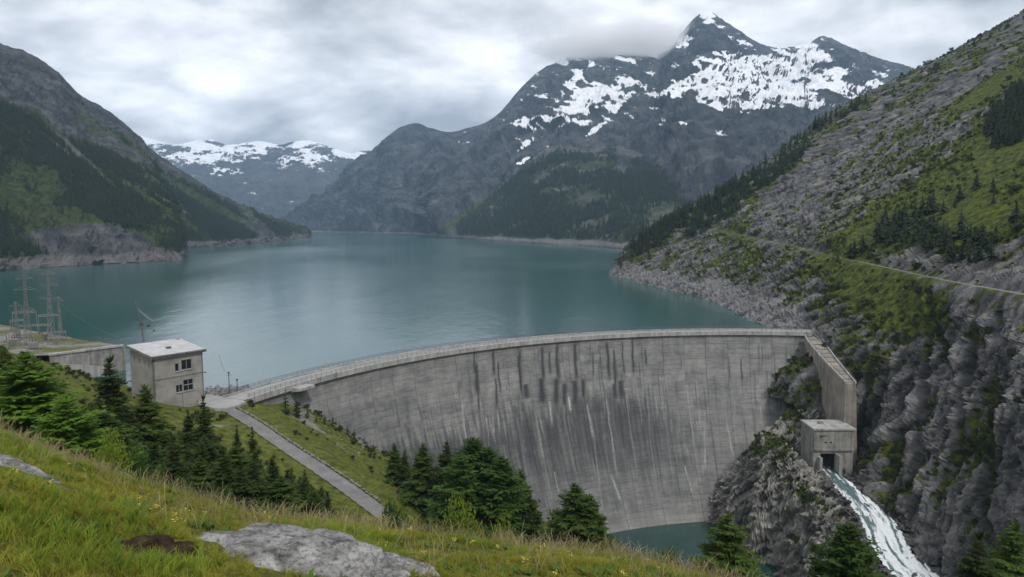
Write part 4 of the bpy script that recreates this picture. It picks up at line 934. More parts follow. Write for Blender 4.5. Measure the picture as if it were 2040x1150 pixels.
MB().box((hx0 + 1.9, hy0 - 1.0, 0.0), (.9, 2.0, 12)).build('pier', M_conc_l, oh)
lb = MB(); lb.box((hx0 + 3.0, hy0 - .14, 13.2), (2.4, .2, .18)); lb.box((hx0 + 2.5, hy0 - .3, 12.9), (.3, .5, .3)); lb.build('lamp_bracket', M_rail, oh)
MB().box((hx0 + 4.6, (hy0 + hy1) / 2 + .6, hz1 + 1.0), (1.6, 1.2, .76)).build('roof_hatch', M_conc, oh)
# control cabinet and posts at the right end of the crest
cbx = empty('control_cabinet', (125.5, 289.5, 3.0)); tag(cbx, 'small grey control cabinet with lamp post at the right end of the crest', 'cabinet')
MB().box((0, 0, .9), (1.2, .8, 1.8)).build('body', M_frame, cbx); MB().box((0, 0, 1.86), (1.5, 1.1, .1)).build('roof', M_rail, cbx)
lpn = MB(); lpn.tube((1.6, 0, 0), (1.6, 0, 3.6), .07, .05); lpn.box((1.3, 0, 3.6), (.8, .2, .12)); lpn.build('lamp_post', M_rail, cbx)
# ================================================================== substation terrace with masts
t = NT('terrace_ground', 0.95, 0.1); p = t.pos(); nA_ = t.noise(p, .12, 6, .6); nB_ = t.noise(p, 1.3, 6, .65)
M_terr = t.done(t.mix(t.step(nA_, .42, .56), t.ramp(nB_, [(0.3, (0.10, 0.10, 0.10)), (0.7, (0.28, 0.275, 0.27))]), t.ramp(nB_, [(0.3, (0.05, 0.06, 0.018)), (0.7, (0.16, 0.155, 0.06))])), t.bump(nB_, .8, .3))
tp = [(-127.4, 226.6), (-139, 211.5), (-200, 196), (-360, 190), (-360, 330), (-212, 288), (-165, 258)]
import bmesh as _bm
gx, gy = np.meshgrid(np.linspace(0, 1, 70), np.linspace(0, 1, 60), indexing='ij')
cor = [np.array(q) for q in [(-139.4, 212), (-128, 226.4), (-360, 190), (-360, 330)]]
pA = np.array([(-139.4, 212), (-200, 196), (-280, 190), (-360, 190)], float); pB = np.array([(-128, 226.4), (-170, 260), (-230, 297), (-360, 345)], float)
GA, GB = crs(pA, 70), crs(pB, 70)
P2 = GA[:, None] * (1 - gy[..., None]) + GB[:, None] * gy[..., None]
Zt = 8.0 + 0.35 * fbm(np.stack([P2[..., 0] / 9, P2[..., 1] / 9, 0 * gx], -1), 4) * sstep(0, .08, gx) - 9 * sstep(.93, 1, gy) * sstep(.1, .35, gx) + 2.2 * sstep(.35, .9, gx)
Gt = np.concatenate([P2, Zt[..., None]], -1); me = mesh_np('terrace', Gt.reshape(-1, 3), grid_faces(70, 60), True)
if np.cross(Gt[1, 0] - Gt[0, 0], Gt[0, 1] - Gt[0, 0])[2] < 0: me.flip_normals()
structure(link('terrace', me, M_terr), 'gravel and grass terrace of the switchyard above the lake')
def terr_z(x, y): return Zt.ravel()[np.argmin((P2[..., 0] - x) ** 2 + (P2[..., 1] - y) ** 2)]
rw = empty('retaining_wall', (-133, 219, 0)); ro = np.array([-133, 219, 0.]); tag(rw, 'grey concrete retaining wall with coping and buttress below the switchyard', 'wall')
wa, wb_ = np.array([-127.4, 227.0]), np.array([-140.5, 211.0]); wd = (wb_ - wa) / np.linalg.norm(wb_ - wa); wn_ = np.array([wd[1] * -1, wd[0]]); wn_ = wn_ if wn_[0] > 0 else -wn_
L_ = np.linalg.norm(wb_ - wa); rzw = math.atan2(wd[1], wd[0])
def wl(u, o, z): q = wa + wd * u + wn_ * o; return np.array([q[0] - ro[0], q[1] - ro[1], z])
def whex(mb, u0, u1, o0, o1, z0, z1a, z1b=None):
    z1b = z1a if z1b is None else z1b
    return mb.hexa(np.array([wl(u0, o0, z0), wl(u1, o0, z0), wl(u0, o1, z0), wl(u1, o1, z0), wl(u0, o0, z1a), wl(u1, o0, z1b), wl(u0, o1, z1a), wl(u1, o1, z1b)]))
whex(MB(), 0, L_, 0, -1.2, -8, 7.9).build('wall_face', M_conc, rw)
whex(MB(), -.4, L_ + .3, .35, -1.4, 7.9, 8.45).build('coping', M_conc_l, rw)
whex(MB(), 7.5, L_ + 6, 3.4, 0.002, -8, 2.2, 6.9).build('buttress', M_conc, rw)
whex(MB(), 7.3, L_ + 6, 3.7, 3.402, -8, 2.9, 7.5).build('stair_parapet', M_conc_l, rw)
whex(MB(), -.6, 0, .3, -11, -8, 7.6).build('end_wall', M_conc_w, rw)
t = NT('galvanised_steel', 0.55, 0.5); t.b.inputs['Metallic'].default_value = 0.35; M_galv = t.done(t.mix(t.noise(t.pos(), .7), (0.10, 0.105, 0.11), (0.24, 0.25, 0.255)))
M_ins = NT('porcelain', 0.3, 0.5).done((0.09, 0.06, 0.05))
def mast(px_, pt, Y_, label, arms, wb=1.9, wt_=0.5):
    b = PY(px_, 690, Y_); zb = terr_z(b[0], b[1]); top = PY(px_, pt, Y_)[2]; h = top - zb
    o = empty('lattice_mast', (b[0], b[1], zb - .1), random.uniform(-.2, .2)); tag(o, label, 'mast', 'lattice masts of the switchyard')
    cs = [(-1, -1), (1, -1), (1, 1), (-1, 1)]
    W = lambda z: (wb + (wt_ - wb) * min(z / (h * .75), 1)) / 2
    lv = list(np.linspace(0, h, 12)); 
    for sx, sy in cs:
        m = MB(); m.poly([(sx * W(z), sy * W(z), z) for z in lv], .075, 4); m.build('leg', M_galv, o)
    br = MB()
    for z0, z1 in zip(lv[:-1], lv[1:]):
        for k in range(4):
            a0, a1 = cs[k], cs[(k + 1) % 4]
            br.tube((a0[0] * W(z0), a0[1] * W(z0), z0), (a1[0] * W(z1), a1[1] * W(z1), z1), .045, .045, 4); br.tube((a1[0] * W(z0), a1[1] * W(z0), z0), (a0[0] * W(z1), a0[1] * W(z1), z1), .045, .045, 4)
    br.build('bracing', M_galv, o)
    for fz, half in arms:
        z = h * fz; m = MB()
        for sy in (-1, 1):
            m.tube((-half, 0, z), (0, sy * W(z), z), .06, .06, 4); m.tube((half, 0, z), (0, sy * W(z), z), .06, .06, 4)
        m.tube((-half, 0, z), (0, 0, z + 1.3), .05, .05, 4); m.tube((half, 0, z), (0, 0, z + 1.3), .05, .05, 4)
        ar = m.build('crossarm', M_galv, o)
        for sx in (-1, 1):
            i_ = MB(); i_.tube((sx * half * .95, 0, z), (sx * half * .95, 0, z - 1.5), .10, .10, 6); i_.build('insulator', M_ins, ar)
    return o, np.array([b[0], b[1], zb]), h
m1, b1, h1 = mast(57, 545, 228, 'tall lattice mast further left of the two high masts above the switchyard', [(.93, 2.6), (.78, 3.4), (.5, 2.4)])
m2, b2, h2 = mast(104, 538, 231, 'tall lattice mast further right of the two high masts above the switchyard', [(.95, 2.4), (.80, 3.2), (.62, 3.6)])
mast(122, 590, 236, 'short slender lattice mast right of the high masts', [(.9, 1.8)], 1.2, .4)
mast(36, 600, 238, 'short slender lattice mast left of the high masts', [(.88, 2.0)], 1.2, .4)
def gantry(pa, pb, pyt, Y_, label):
    a, b = PY(pa, pyt, Y_), PY(pb, pyt, Y_ + 3); ga = terr_z(a[0], a[1]); 
    o = empty('portal_gantry', (a[0], a[1], ga)); tag(o, label, 'gantry', 'steel portal gantries of the switchyard')
    L = b - a; top = a[2] - ga
    for f in (0, 1):
        q = L * f; q[2] = 0; MB().tube((q[0], q[1], -.3), (q[0], q[1], top), .16, .12, 6).build('post', M_galv, o)
    m = MB(); e = L.copy(); e[2] = 0; n_ = 8
    for dz in (0, .55): m.tube((0, 0, top - dz), (e[0], e[1], top - dz), .07, .07, 4)
    for k in range(n_): m.tube(np.array([0, 0, top - .55 * (k % 2)]) + e * k / n_, np.array([0, 0, top - .55 * ((k + 1) % 2)]) + e * (k + 1) / n_, .045, .045, 4)
    bm_ = m.build('beam', M_frame, o)
    for f in (.2, .5, .8):
        i_ = MB(); q = e * f; i_.tube((q[0], q[1], top - .6), (q[0], q[1], top - 1.7), .09, .09, 6); i_.build('insulator', M_ins, bm_)
for a in [(20, 47, 638, 262, 'steel portal gantry with pale beam at the far left of the switchyard'), (38, 102, 648, 246, 'wide steel portal gantry in the middle of the switchyard'), (86, 131, 662, 234, 'low steel portal gantry nearest the retaining wall'), (24, 72, 622, 254, 'tall steel portal gantry behind the left high mast'), (76, 120, 628, 250, 'tall steel portal gantry behind the right high mast'), (12, 40, 664, 236, 'low steel portal gantry at the front left of the switchyard')]: gantry(*a)
def transformer(px_, Y_, label, sc_):
    b = PY(px_, 690, Y_); z = terr_z(b[0], b[1]); o = empty('transformer', (b[0], b[1], z), random.uniform(-.4, .4)); tag(o, label, 'transformer', 'transformers of the switchyard'); o.scale = (sc_,) * 3
    MB().box((0, 0, 1.3), (2.6, 1.6, 2.2)).build('tank', M_frame, o)
    for k in range(6): MB().box((-1.1 + k * .44, -.98, 1.3), (.12, .34, 1.8)).build('cooling_fin', M_galv, o)
    for k in (-.8, 0, .8): i_ = MB(); i_.tube((k, 0, 2.4), (k, 0, 3.6), .16, .08, 8); i_.build('bushing', M_ins, o)
    MB().tube((-1.2, .5, 2.75), (1.2, .5, 2.75), .28, .28, 8).build('conservator', M_galv, o)
transformer(30, 228, 'grey transformer at the left edge of the switchyard', 1.0); transformer(66, 222, 'grey transformer in front of the left high mast', .9); transformer(95, 240, 'grey transformer behind the right high mast', .9)
fn = MB()
for f in np.linspace(0, 1, 22):
    q = GB[int(f * 30)]; z = terr_z(*q); fn.tube((q[0], q[1], z - .2), (q[0], q[1], z + 1.6), .05, .05, 4)
for dz in (.6, 1.1, 1.55): fn.poly([(GB[k][0], GB[k][1], terr_z(*GB[k]) + dz) for k in range(0, 31)], .03, 4)
tag(fn.build('terrace_fence', M_rail), 'thin post and wire fence along the lake edge of the switchyard', 'fence')
def cable(a, b, sag, r, label):
    t_ = np.linspace(0, 1, 14); P = np.array(a)[None] * (1 - t_[:, None]) + np.array(b)[None] * t_[:, None]; P[:, 2] -= sag * 4 * t_ * (1 - t_)
    return tag(MB().poly(P, r, 4).build('power_cable', M_rail), label, 'cable', 'power cables')
cable(b1 + [2.6, 0, h1 * .93 - 1.5], b2 + [-2.4, 0, h2 * .95 - 1.5], .8, .03, 'sagging cable between the tops of the two high masts')
cable(b2 + [3.2, 0, h2 * .62 - 1.5], np.array([-86, 184, 16.8]), 5.0, .035, 'long sagging cable from the right high mast to the building')
cable(np.array([-76.0, 180, 14]), PY(457, 741, 191), 2.0, .03, 'thin cable from the building to the lakeside pole')
# derrick behind the building
cr_ = empty('derrick_crane', (-104.5, 199.5, 0.5)); tag(cr_, 'thin dark derrick with slanting jib behind the building', 'crane')
co = np.array([-104.5, 199.5, 0.5]); tip = PY(268, 598, 199.5) - co; mid = PY(281, 646, 199.5) - co; jt = PY(306, 642, 199.5) - co; jb = PY(275, 616, 199.5) - co
m = MB()
for d_ in ((.35, 0), (-.35, 0), (0, .35)): m.tube((d_[0], d_[1], 0), mid + [d_[0] * .6, d_[1] * .6, 0], .08, .07, 4)
for k in range(14):
    f = k / 14; a = mid * f; b = mid * (k + 1) / 14; m.tube(a + [.33, 0, 0], b + [-.33, 0, 0], .04, .04, 4)
m.build('mast', M_rail, cr_)
m = MB(); m.tube(mid, tip, .12, .06, 4); m.tube(mid + [.5, 0, 0], tip, .06, .05, 4)
for k in range(8): f = k / 8; m.tube(mid * (1 - f) + tip * f, (mid + [.5, 0, 0]) * (1 - f - .1) + tip * (f + .1), .04, .04, 4)
m.build('upper_mast', M_rail, cr_)
m = MB(); m.tube(jb, jt, .12, .06, 4); m.tube(jb + [0, 0, -.6], jt, .06, .05, 4); m.build('jib', M_rail, cr_)
m = MB(); a = PY(272, 647, 199.5) - co; b = PY(296, 649, 199.5) - co; m.tube(a, b, .1, .1, 4); m.box(b, (.8, .5, .7)); m.box(mid, (.7, .5, .6)); m.build('cross_arm', M_rail, cr_)
m = MB(); m.tube(tip, jt, .03, .03, 4); m.tube(jt, jt - [0, 0, 2.2], .03, .03, 4); m.box(jt - [0, 0, 2.4], (.4, .3, .5)); m.build('hoist_cable', M_rail, cr_)
for px_, pt, pb, lab in [(457, 741, 782, 'taller slim pole on the lake shore left of the dam crest'), (473, 755, 781, 'shorter dark post on the lake shore left of the dam crest')]:
    b = PY(px_, pb, 191); tz = PY(px_, pt, 191)[2]; o = empty('shore_pole', (b[0], b[1], 0)); tag(o, lab, 'pole')
    MB().tube((0, 0, -2), (0, 0, tz), .16, .10, 8).build('shaft', M_rail, o); MB().box((0, 0, tz - .2), (.5, .4, .35)).build('head', M_rail, o)
    if px_ < 460: MB().tube((-.9, 0, tz - .9), (.9, 0, tz - .9), .05, .05, 4).build('crossarm', M_rail, o)
# riprap on the shore by the apron: loose stone, uncounted
def stone_mass(name, pts, sizes, label, mat=None):
    V, T, n = [], [], 0; rs = np.random.default_rng(3)
    base = []
    for m_ in STONES[:4]:
        v = np.empty(len(m_.vertices) * 3, np.float32); m_.vertices.foreach_get('co', v); tri = np.empty(len(m_.polygons) * 3, np.int32); m_.loops.foreach_get('vertex_index', tri); base.append((v.reshape(-1, 3), tri.reshape(-1, 3)))
    for p_, s_ in zip(pts, sizes):
        v, tr = base[rs.integers(4)]; a = rs.uniform(0, 6.28); c, sn = math.cos(a), math.sin(a)
        q = v @ np.array([[c, sn, 0], [-sn, c, 0], [0, 0, 1]]) * s_ * rs.uniform(.7, 1.3, 3); V.append(q + p_); T.append(tr + n); n += len(v)
    o = link(name, mesh_np(name, np.concatenate(V), np.concatenate(T)), mat or M_stone); tag(o, label, None, None, 'stuff'); return o
rs = np.random.default_rng(4)
f = rs.random(420); q = np.array([PZ(402, 784, 0.3), PZ(430, 783, .3), PZ(462, 784, .3), PZ(492, 778, .3)]); c = crs(q, 0, 0, f)
pts = c + np.c_[rs.normal(0, .9, 420), rs.normal(0, 2.0, 420), rs.uniform(-.3, .9, 420)]
stone_mass('riprap', pts, rs.uniform(.5, 1.3, 420), 'loose grey riprap on the lake shore beside the apron')

# boulders along and in the stream
rs = np.random.default_rng(14); pts, szs = [], []
for k in range(620):
    i = rs.integers(20, ns - 10); sg = 1 if rs.random() < .5 else -1; o_ = sg * sw[i] * (.5 + abs(rs.normal(0, .12))) if rs.random() < .9 else rs.uniform(-.4, .4) * sw[i]
    q = np.array([sc[i, 0] + nr_s[i, 0] * o_, sc[i, 1] + nr_s[i, 1] * o_, sc[i, 2] - .2 + rs.uniform(0, .7) * (abs(o_) > sw[i] * .45)]); pts.append(q); szs.append(rs.gamma(3, .32) + .4)
t = NT('wet_rock', 0.45, 0.4); M_wet = t.done(t.ramp(t.noise(t.pos(), .9, 6, .6), [(0.3, (0.018, 0.017, 0.017)), (0.65, (0.10, 0.097, 0.093))]), t.bump(t.noise(t.pos(), 2.5, 5, .6), .6, .2))
stone_mass('stream_stones', np.array(pts), szs, 'dark wet stones along the banks of the white stream', M_wet)

rs = np.random.default_rng(19); u_ = rs.uniform(.12, .75, 420); v_ = rs.uniform(.02, .75, 420)
iu = (u_ * 69).astype(int); iv = (v_ * 59).astype(int); q = np.stack([P2[iu, iv, 0], P2[iu, iv, 1], Zt[iu, iv]], -1)
q = q[fbm(q / 14 + 5, 3) > -.05]
stone_mass('terrace_rubble', q, rs.gamma(2.5, .3, len(q)) + .3, 'grey rubble strewn over the switchyard terrace')
# ================================================================== vegetation
def leaf_mat(name, a, b, rough=0.75, trans=0.25, byobj=True):
    t = NT(name, rough, 0.2); p = t.pos(); n = t.noise(p, 0.9, 3, .6); n2 = t.noise(p, 5.0, 2, .6)
    f = t.math('ADD', t.math('MULTIPLY', n, 0.35), t.math('ADD', t.math('MULTIPLY', n2, 0.35), t.math('MULTIPLY', t.noise(p, 0.28, 3, .6), 0.30)))
    c = t.mix(t.ramp(f, [(0.32, 0.0), (0.66, 1.0)]), a, b)
    if byobj: c = t.mix(t.math('MULTIPLY', t.orand(), 0.45), c, [x * 0.55 for x in a])
    t.done(c)
    tr = t.t.nodes.new('ShaderNodeBsdfTranslucent'); t.put(tr.inputs[0], c); ms = t.t.nodes.new('ShaderNodeMixShader'); ms.inputs[0].default_value = trans
    out = t.t.nodes['Material Output']; t.t.links.new(t.b.outputs[0], ms.inputs[1]); t.t.links.new(tr.outputs[0], ms.inputs[2]); t.t.links.new(ms.outputs[0], out.inputs['Surface'])
    return t.m
M_spruce = leaf_mat('spruce_needles', (0.017, 0.034, 0.008), (0.070, 0.105, 0.018))
M_larch = leaf_mat('larch_needles', (0.065, 0.14, 0.014), (0.17, 0.30, 0.028), trans=0.35)
M_shrub = leaf_mat('shrub_leaves', (0.075, 0.125, 0.014), (0.25, 0.32, 0.034), trans=0.35)
M_mid = leaf_mat('pine_needles', (0.026, 0.062, 0.012), (0.080, 0.150, 0.024), trans=0.3)
M_farc = leaf_mat('far_conifer_needles', (0.009, 0.018, 0.010), (0.034, 0.052, 0.018), trans=0.1)
M_bushd = leaf_mat('dwarf_shrub_leaves', (0.020, 0.034, 0.010), (0.070, 0.088, 0.020), trans=0.1)
t = NT('bark', 0.95, 0.1); M_bark = t.done(t.ramp(t.noise(t.map(t.obj(), (8, 8, 1.5)), 3.0, 5, .6), [(0.3, (0.035, 0.026, 0.02)), (0.7, (0.12, 0.095, 0.075))]))
def rhombs(C, D, U, ln, wd):
    """quads: centre line from C along D (len ln), half width wd along U"""
    a = C; b = C + D * (ln * .45)[:, None] + U * wd[:, None]; c = C + D * ln[:, None]; d = C + D * (ln * .45)[:, None] - U * wd[:, None]
    return np.stack([a, b, c, d], 1).reshape(-1, 3)
def norm(v): return v / (np.linalg.norm(v, axis=-1, keepdims=True) + 1e-9)
def conifer(seed, R=0.22, nlev=34, nbr=7, nseg=7, bare=0.06, droop=1.0, gap=0.12, twig=1.0, wide=0.8, lean=0.0):
    """unit-height conifer: (trunk mesh, crown mesh)"""
    rs = np.random.default_rng(seed); Cs, Ds, Us, Ls, Ws = [], [], [], [], []
    for l in range(nlev):
        t_ = (l + rs.uniform(-.3, .3)) / (nlev - 1); t_ = min(max(t_, 0), 1); z = bare + (1 - bare) * t_ * .985
        prof = (1 - t_) ** wide * (0.82 + 0.18 * math.sin(t_ * 40 + seed)) + .02
        if t_ < .12: prof *= .65 + 2.9 * t_
        for k in range(nbr):
            if rs.random() < gap: continue
            ph = rs.uniform(0, 6.283); L = R * prof * rs.uniform(.55, 1.18)
            e0 = (0.55 * t_ - 0.18 * droop + rs.normal(0, .08)); o = np.array([lean * z, 0, z]); h = np.array([math.cos(ph), math.sin(ph), 0.0]); sd_ = np.array([-h[1], h[0], 0])
            u = (np.arange(nseg) + rs.random(nseg)) / nseg
            P = o + h * (u * L)[:, None] + np.array([0, 0, 1.0]) * ((e0 * u - 0.28 * droop * u ** 2 + .22 * u ** 3) * L)[:, None]
            for sg in (-1, 1):
                D = norm(h * (.55 + .25 * rs.random((nseg, 1))) + sd_ * sg * rs.uniform(.45, .95, (nseg, 1)) + np.array([0, 0, 1.]) * rs.normal(-.22 * droop, .18, (nseg, 1)))
                ln = L * (.20 + .34 * (1 - u)) * rs.uniform(.7, 1.25, nseg) * twig; U = norm(np.cross(D, rs.normal(0, .45, (nseg, 3)) + [0, 0, 1.]))
                Cs.append(P); Ds.append(D); Us.append(U); Ls.append(ln); Ws.append(ln * rs.uniform(.16, .30, nseg))
            D = norm(h[None] + [[0, 0, e0 - .25 * droop]]); Cs.append(o[None] + h[None] * L * .45); Ds.append(D); Us.append(norm(np.cross(D, [[0, 0, 1.]]))); Ls.append(np.array([L * .62])); Ws.append(np.array([L * .09]))
    n = 7; Cs.append(np.tile([lean, 0, .93], (n, 1))); D = norm(np.c_[rs.normal(0, .3, (n, 2)), np.ones(n)]); Ds.append(D); Us.append(norm(np.cross(D, rs.normal(size=(n, 3))))); Ls.append(np.full(n, .075)); Ws.append(np.full(n, .008))
    V = rhombs(np.concatenate(Cs), np.concatenate(Ds), np.concatenate(Us), np.concatenate(Ls), np.concatenate(Ws))
    cm = mesh_np('crown', V, np.arange(len(V)).reshape(-1, 4))
    tm = MB().tube((0, 0, -.06), (lean * .5, 0, .5), .018, .010, 7).tube((lean * .5, 0, .5), (lean, 0, .97), .010, .003, 6).mesh('trunk')
    return tm, cm
HERO = [conifer(s_, R_r, nl, nb_, ns_, br_, dr_, g_, 1.0, wd_) for s_, R_r, nl, nb_, ns_, br_, dr_, g_, wd_ in [(1, .26, 54, 12, 8, .03, 1.0, .06, .72), (2, .31, 50, 13, 9, .02, 1.2, .08, .68), (3, .23, 52, 11, 7, .03, .9, .08, .78), (4, .35, 44, 14, 9, .02, 1.0, .08, .6)]]
LARCH = [conifer(s_, .33, 52, 17, 10, .03, .6, .10, .8, .62) for s_ in (11, 12)]
SMALLC = [conifer(s_, R_r, 18, 6, 4, .06, 1.0, .1, 1.5, .85) for s_, R_r in ((21, .2), (22, .24), (23, .17))]
M_spruce2 = leaf_mat('fresh_spruce_needles', (0.022, 0.046, 0.009), (0.095, 0.150, 0.022))
for i_, (tm, cm) in enumerate(HERO): tm.materials.append(M_bark); cm.materials.append(M_spruce2 if i_ % 2 else M_spruce)
for tm, cm in LARCH: tm.materials.append(M_bark); cm.materials.append(M_larch)
for tm, cm in SMALLC: tm.materials.append(M_bark); cm.materials.append(M_spruce)
PINE = [conifer(s_, .35, 46, 16, 10, .03, .7, .10, .85, .52) for s_ in (31, 32)]
for tm, cm in PINE: tm.materials.append(M_bark); cm.materials.append(M_mid)
def far_conifer(seed, R=.2, nl=8, k=7):
    """one light mesh: layered skirts of ragged branch tips round a thin trunk"""
    rs = np.random.default_rng(seed); V, T = [], []; n = 0
    for l in range(nl):
        t_ = l / (nl - 1); z = .07 + .84 * t_; r = R * (1 - t_) ** .85 * rs.uniform(.8, 1.15) + .012; dz = .17 * (1 - t_ * .5)
        for j in range(k):
            a = 6.283 * (j + rs.uniform(-.35, .35)) / k; w = 3.0 / k; rr = r * rs.uniform(.6, 1.25)
            V += [(0, 0, z + dz), (rr * .75 * math.cos(a - w), rr * .75 * math.sin(a - w), z + rs.uniform(-.01, .03)), (rr * math.cos(a), rr * math.sin(a), z - .035 + rs.uniform(-.02, .02)), (rr * .75 * math.cos(a + w), rr * .75 * math.sin(a + w), z + rs.uniform(-.01, .03))]
            T += [(n, n + 1, n + 2), (n, n + 2, n + 3)]; n += 4
    mb = MB(); mb.add(np.array(V), T=np.array(T)); mb.tube((0, 0, -.08), (0, 0, .85), .016, .004, 5); return mb.mesh('conifer')
FAR = [far_conifer(s_, R_r) for s_, R_r in ((41, .17), (42, .21), (43, .14), (44, .24))]
for m_ in FAR: m_.materials.append(M_farc)
def shrub(seed, nleaf=2600, blobs_=9, leaf=.05, flat=.75):
    rs = np.random.default_rng(seed); P = []
    for k in range(blobs_):
        a = rs.uniform(0, 6.283); d = rs.uniform(0, .34); c = np.array([d * math.cos(a), d * math.sin(a), rs.uniform(.25, .72) * flat + .08]); r = rs.uniform(.15, .27)
        v = norm(rs.normal(size=(nleaf // blobs_, 3))); P.append(c + v * (r * rs.uniform(.55, 1.08, (len(v), 1))) * [1, 1, .85])
    P = np.concatenate(P); P = P[P[:, 2] > .01]; n = len(P); D = norm(rs.normal(size=(n, 3)) + norm(P - [0, 0, .3]) * .9); U = norm(np.cross(D, rs.normal(size=(n, 3)))); ln = leaf * rs.uniform(.7, 1.4, n)
    V = rhombs(P, D, U, ln, ln * .36); cm = mesh_np('foliage', V, np.arange(len(V)).reshape(-1, 4))
    mb = MB()
    for k in range(7):
        a = rs.uniform(0, 6.283); e = np.array([.28 * math.cos(a), .28 * math.sin(a), .55 * flat]); mb.tube((0, 0, -.06), e * .5, .018, .012, 5); mb.tube(e * .5, e * [1.1, 1.1, 1.15], .012, .004, 5)
    return mb.mesh('stem'), cm
SHRUB = [shrub(s_, 9000, 16, .028, .95) for s_ in (51, 52, 53, 54)]
for i_, (tm, cm) in enumerate(SHRUB): tm.materials.append(M_bark); cm.materials.append(M_shrub if i_ < 2 else M_mid)
BUSH = [shrub(s_, 320, 6, .12, .6) for s_ in (61, 62)]
for tm, cm in BUSH: cm.materials.append(M_bushd)
def plant(kind, mesh_pair, loc, h, label, cat='tree', group=None, wide=1.0, parts=('trunk', 'crown')):
    o = empty(kind, loc, random.uniform(0, 6.28)); o.scale = (h * wide, h * wide, h); tag(o, label, cat, group)
    link(parts[0], mesh_pair[0], None, o); link(parts[1], mesh_pair[1], None, o); return o
def hz(x, y): return float(hill_z(np.array([x]), np.array([y]))[0])
def stand(px_, pt, Y_, zf=hz):
    q = PY(px_, pt, Y_); z = zf(q[0], q[1]); return np.array([q[0], q[1], z - .1]), q[2] - z + .1
LOG = []
TREES = [  # px of the top, Y, mesh set, width, kind, label
 (216, 706, 88, 'H0', 1.0, 'dark spruce with pointed top in front of the retaining wall'),
 (288, 764, 92, 'H1', 1.0, 'dark broad spruce in front of the left building corner'),
 (404, 786, 100, 'H2', 1.0, 'slim spruce with its tip at the right foot of the building'),
 (374, 814, 104, 'H0', .9, 'dark spruce left of the slim one at the building foot'),
 (338, 858, 100, 'H3', 1.0, 'low broad spruce below the left building wall'),
 (502, 850, 106, 'H2', .9, 'slender spruce whose tip stands in front of the gravel road'),
 (471, 846, 118, 'H2', .8, 'thin spruce at the left edge of the gravel road'),
 (430, 872, 104, 'H1', 1.0, 'broad dark spruce left of the slender roadside spruce'),
 (542, 908, 104, 'H2', .9, 'small spruce below the road, upper one of the descending row'),
 (580, 930, 100, 'H0', .8, 'small spruce below the road, middle one of the descending row'),
 (607, 934, 106, 'H2', .9, 'thin small spruce closest to the middle of the gravel road'),
 (640, 968, 96, 'H1', .9, 'small broad spruce below the road, lowest of the descending row'),
 (250, 850, 80, 'H1', 1.0, 'dark spruce standing behind the bright green bushes'),
 (560, 965, 88, 'H3', .9, 'low bushy spruce in the shade below the small roadside trees'),
 (490, 945, 84, 'H3', .9, 'low bushy spruce just above the meadow edge'),
 (400, 905, 82, 'H3', 1.0, 'broad spruce at the meadow edge below the building'),
 (8, 690, 70, 'H1', 1.0, 'dark spruce cut by the left picture edge'),
 (786, 882, 146, 'H1', .9, 'left spruce of the pair standing against the lower dam wall'),
 (806, 895, 144, 'H0', .9, 'right spruce of the pair standing against the lower dam wall'),
 (842, 882, 128, 'H1', 1.1, 'tall spruce at the left side of the big central clump'),
 (890, 876, 124, 'H0', 1.1, 'dark spruce second from the left in the big central clump'),
 (942, 870, 118, 'P0', 1.0, 'highest tree of the big central clump before the dam'),
 (972, 888, 116, 'P1', 1.0, 'bushy tree right of the highest one in the central clump'),
 (1000, 908, 112, 'P0', 1.0, 'broad tree at the right side of the central clump'),
 (915, 905, 112, 'P1', 1.0, 'broad tree at the front of the central clump'),
 (1036, 932, 122, 'H1', .9, 'pointed spruce at the right end of the central clump'),
 (1055, 985, 112, 'H3', .9, 'low spruce at the lower right foot of the central clump'),
 (1146, 960, 86, 'H3', 1.0, 'broad dark spruce before the dam base left of the pool'),
 (1178, 982, 84, 'H1', 1.0, 'spruce leaning close to the right side of the broad one by the pool'),
 (1450, 1018, 62, 'H3', .9, 'spruce top rising before the pool and rocky knoll'),
 (1692, 1040, 58, 'P0', .9, 'broad bushy conifer before the white stream'),
 (1952, 1050, 66, 'H0', .9, 'dark spruce at the bottom right before the gorge wall'),
 (2020, 1034, 70, 'H1', .9, 'dark spruce in the bottom right corner'),
 (50, 700, 62, 'L0', 1.4, 'large bright green larch at the left picture edge'),
 (130, 790, 56, 'L1', 1.4, 'bright green larch lower right of the large one'),
]
SETS = {'H': HERO, 'L': LARCH, 'P': PINE}
for px_, pt, Y_, k, wd_, lab in TREES:
    zf = hz
    loc, h = stand(px_, pt, Y_, zf); LOG.append((px_, pt, round(h, 1)))
    wd_ *= 1.15
    plant({'H': 'spruce_tree', 'L': 'larch_tree', 'P': 'conifer_tree'}[k[0]], SETS[k[0]][int(k[1])], loc, h, lab, 'tree', None, wd_)
print('TREES', LOG)
rs = np.random.default_rng(77)
for k in range(54):
    px_ = rs.uniform(170, 665); pt = np.interp(px_, [170, 300, 400, 500, 600, 665], [800, 850, 868, 905, 950, 990]) + rs.uniform(-16, 40); Y_ = rs.uniform(62, 98); loc, h = stand(px_, pt, Y_)
    plant('spruce_tree', HERO[rs.integers(4)], loc, min(max(h, 4), 15), 'dark spruce in the thicket between the meadow edge and the gravel road', 'tree', 'spruce thicket below the road', 1.25)
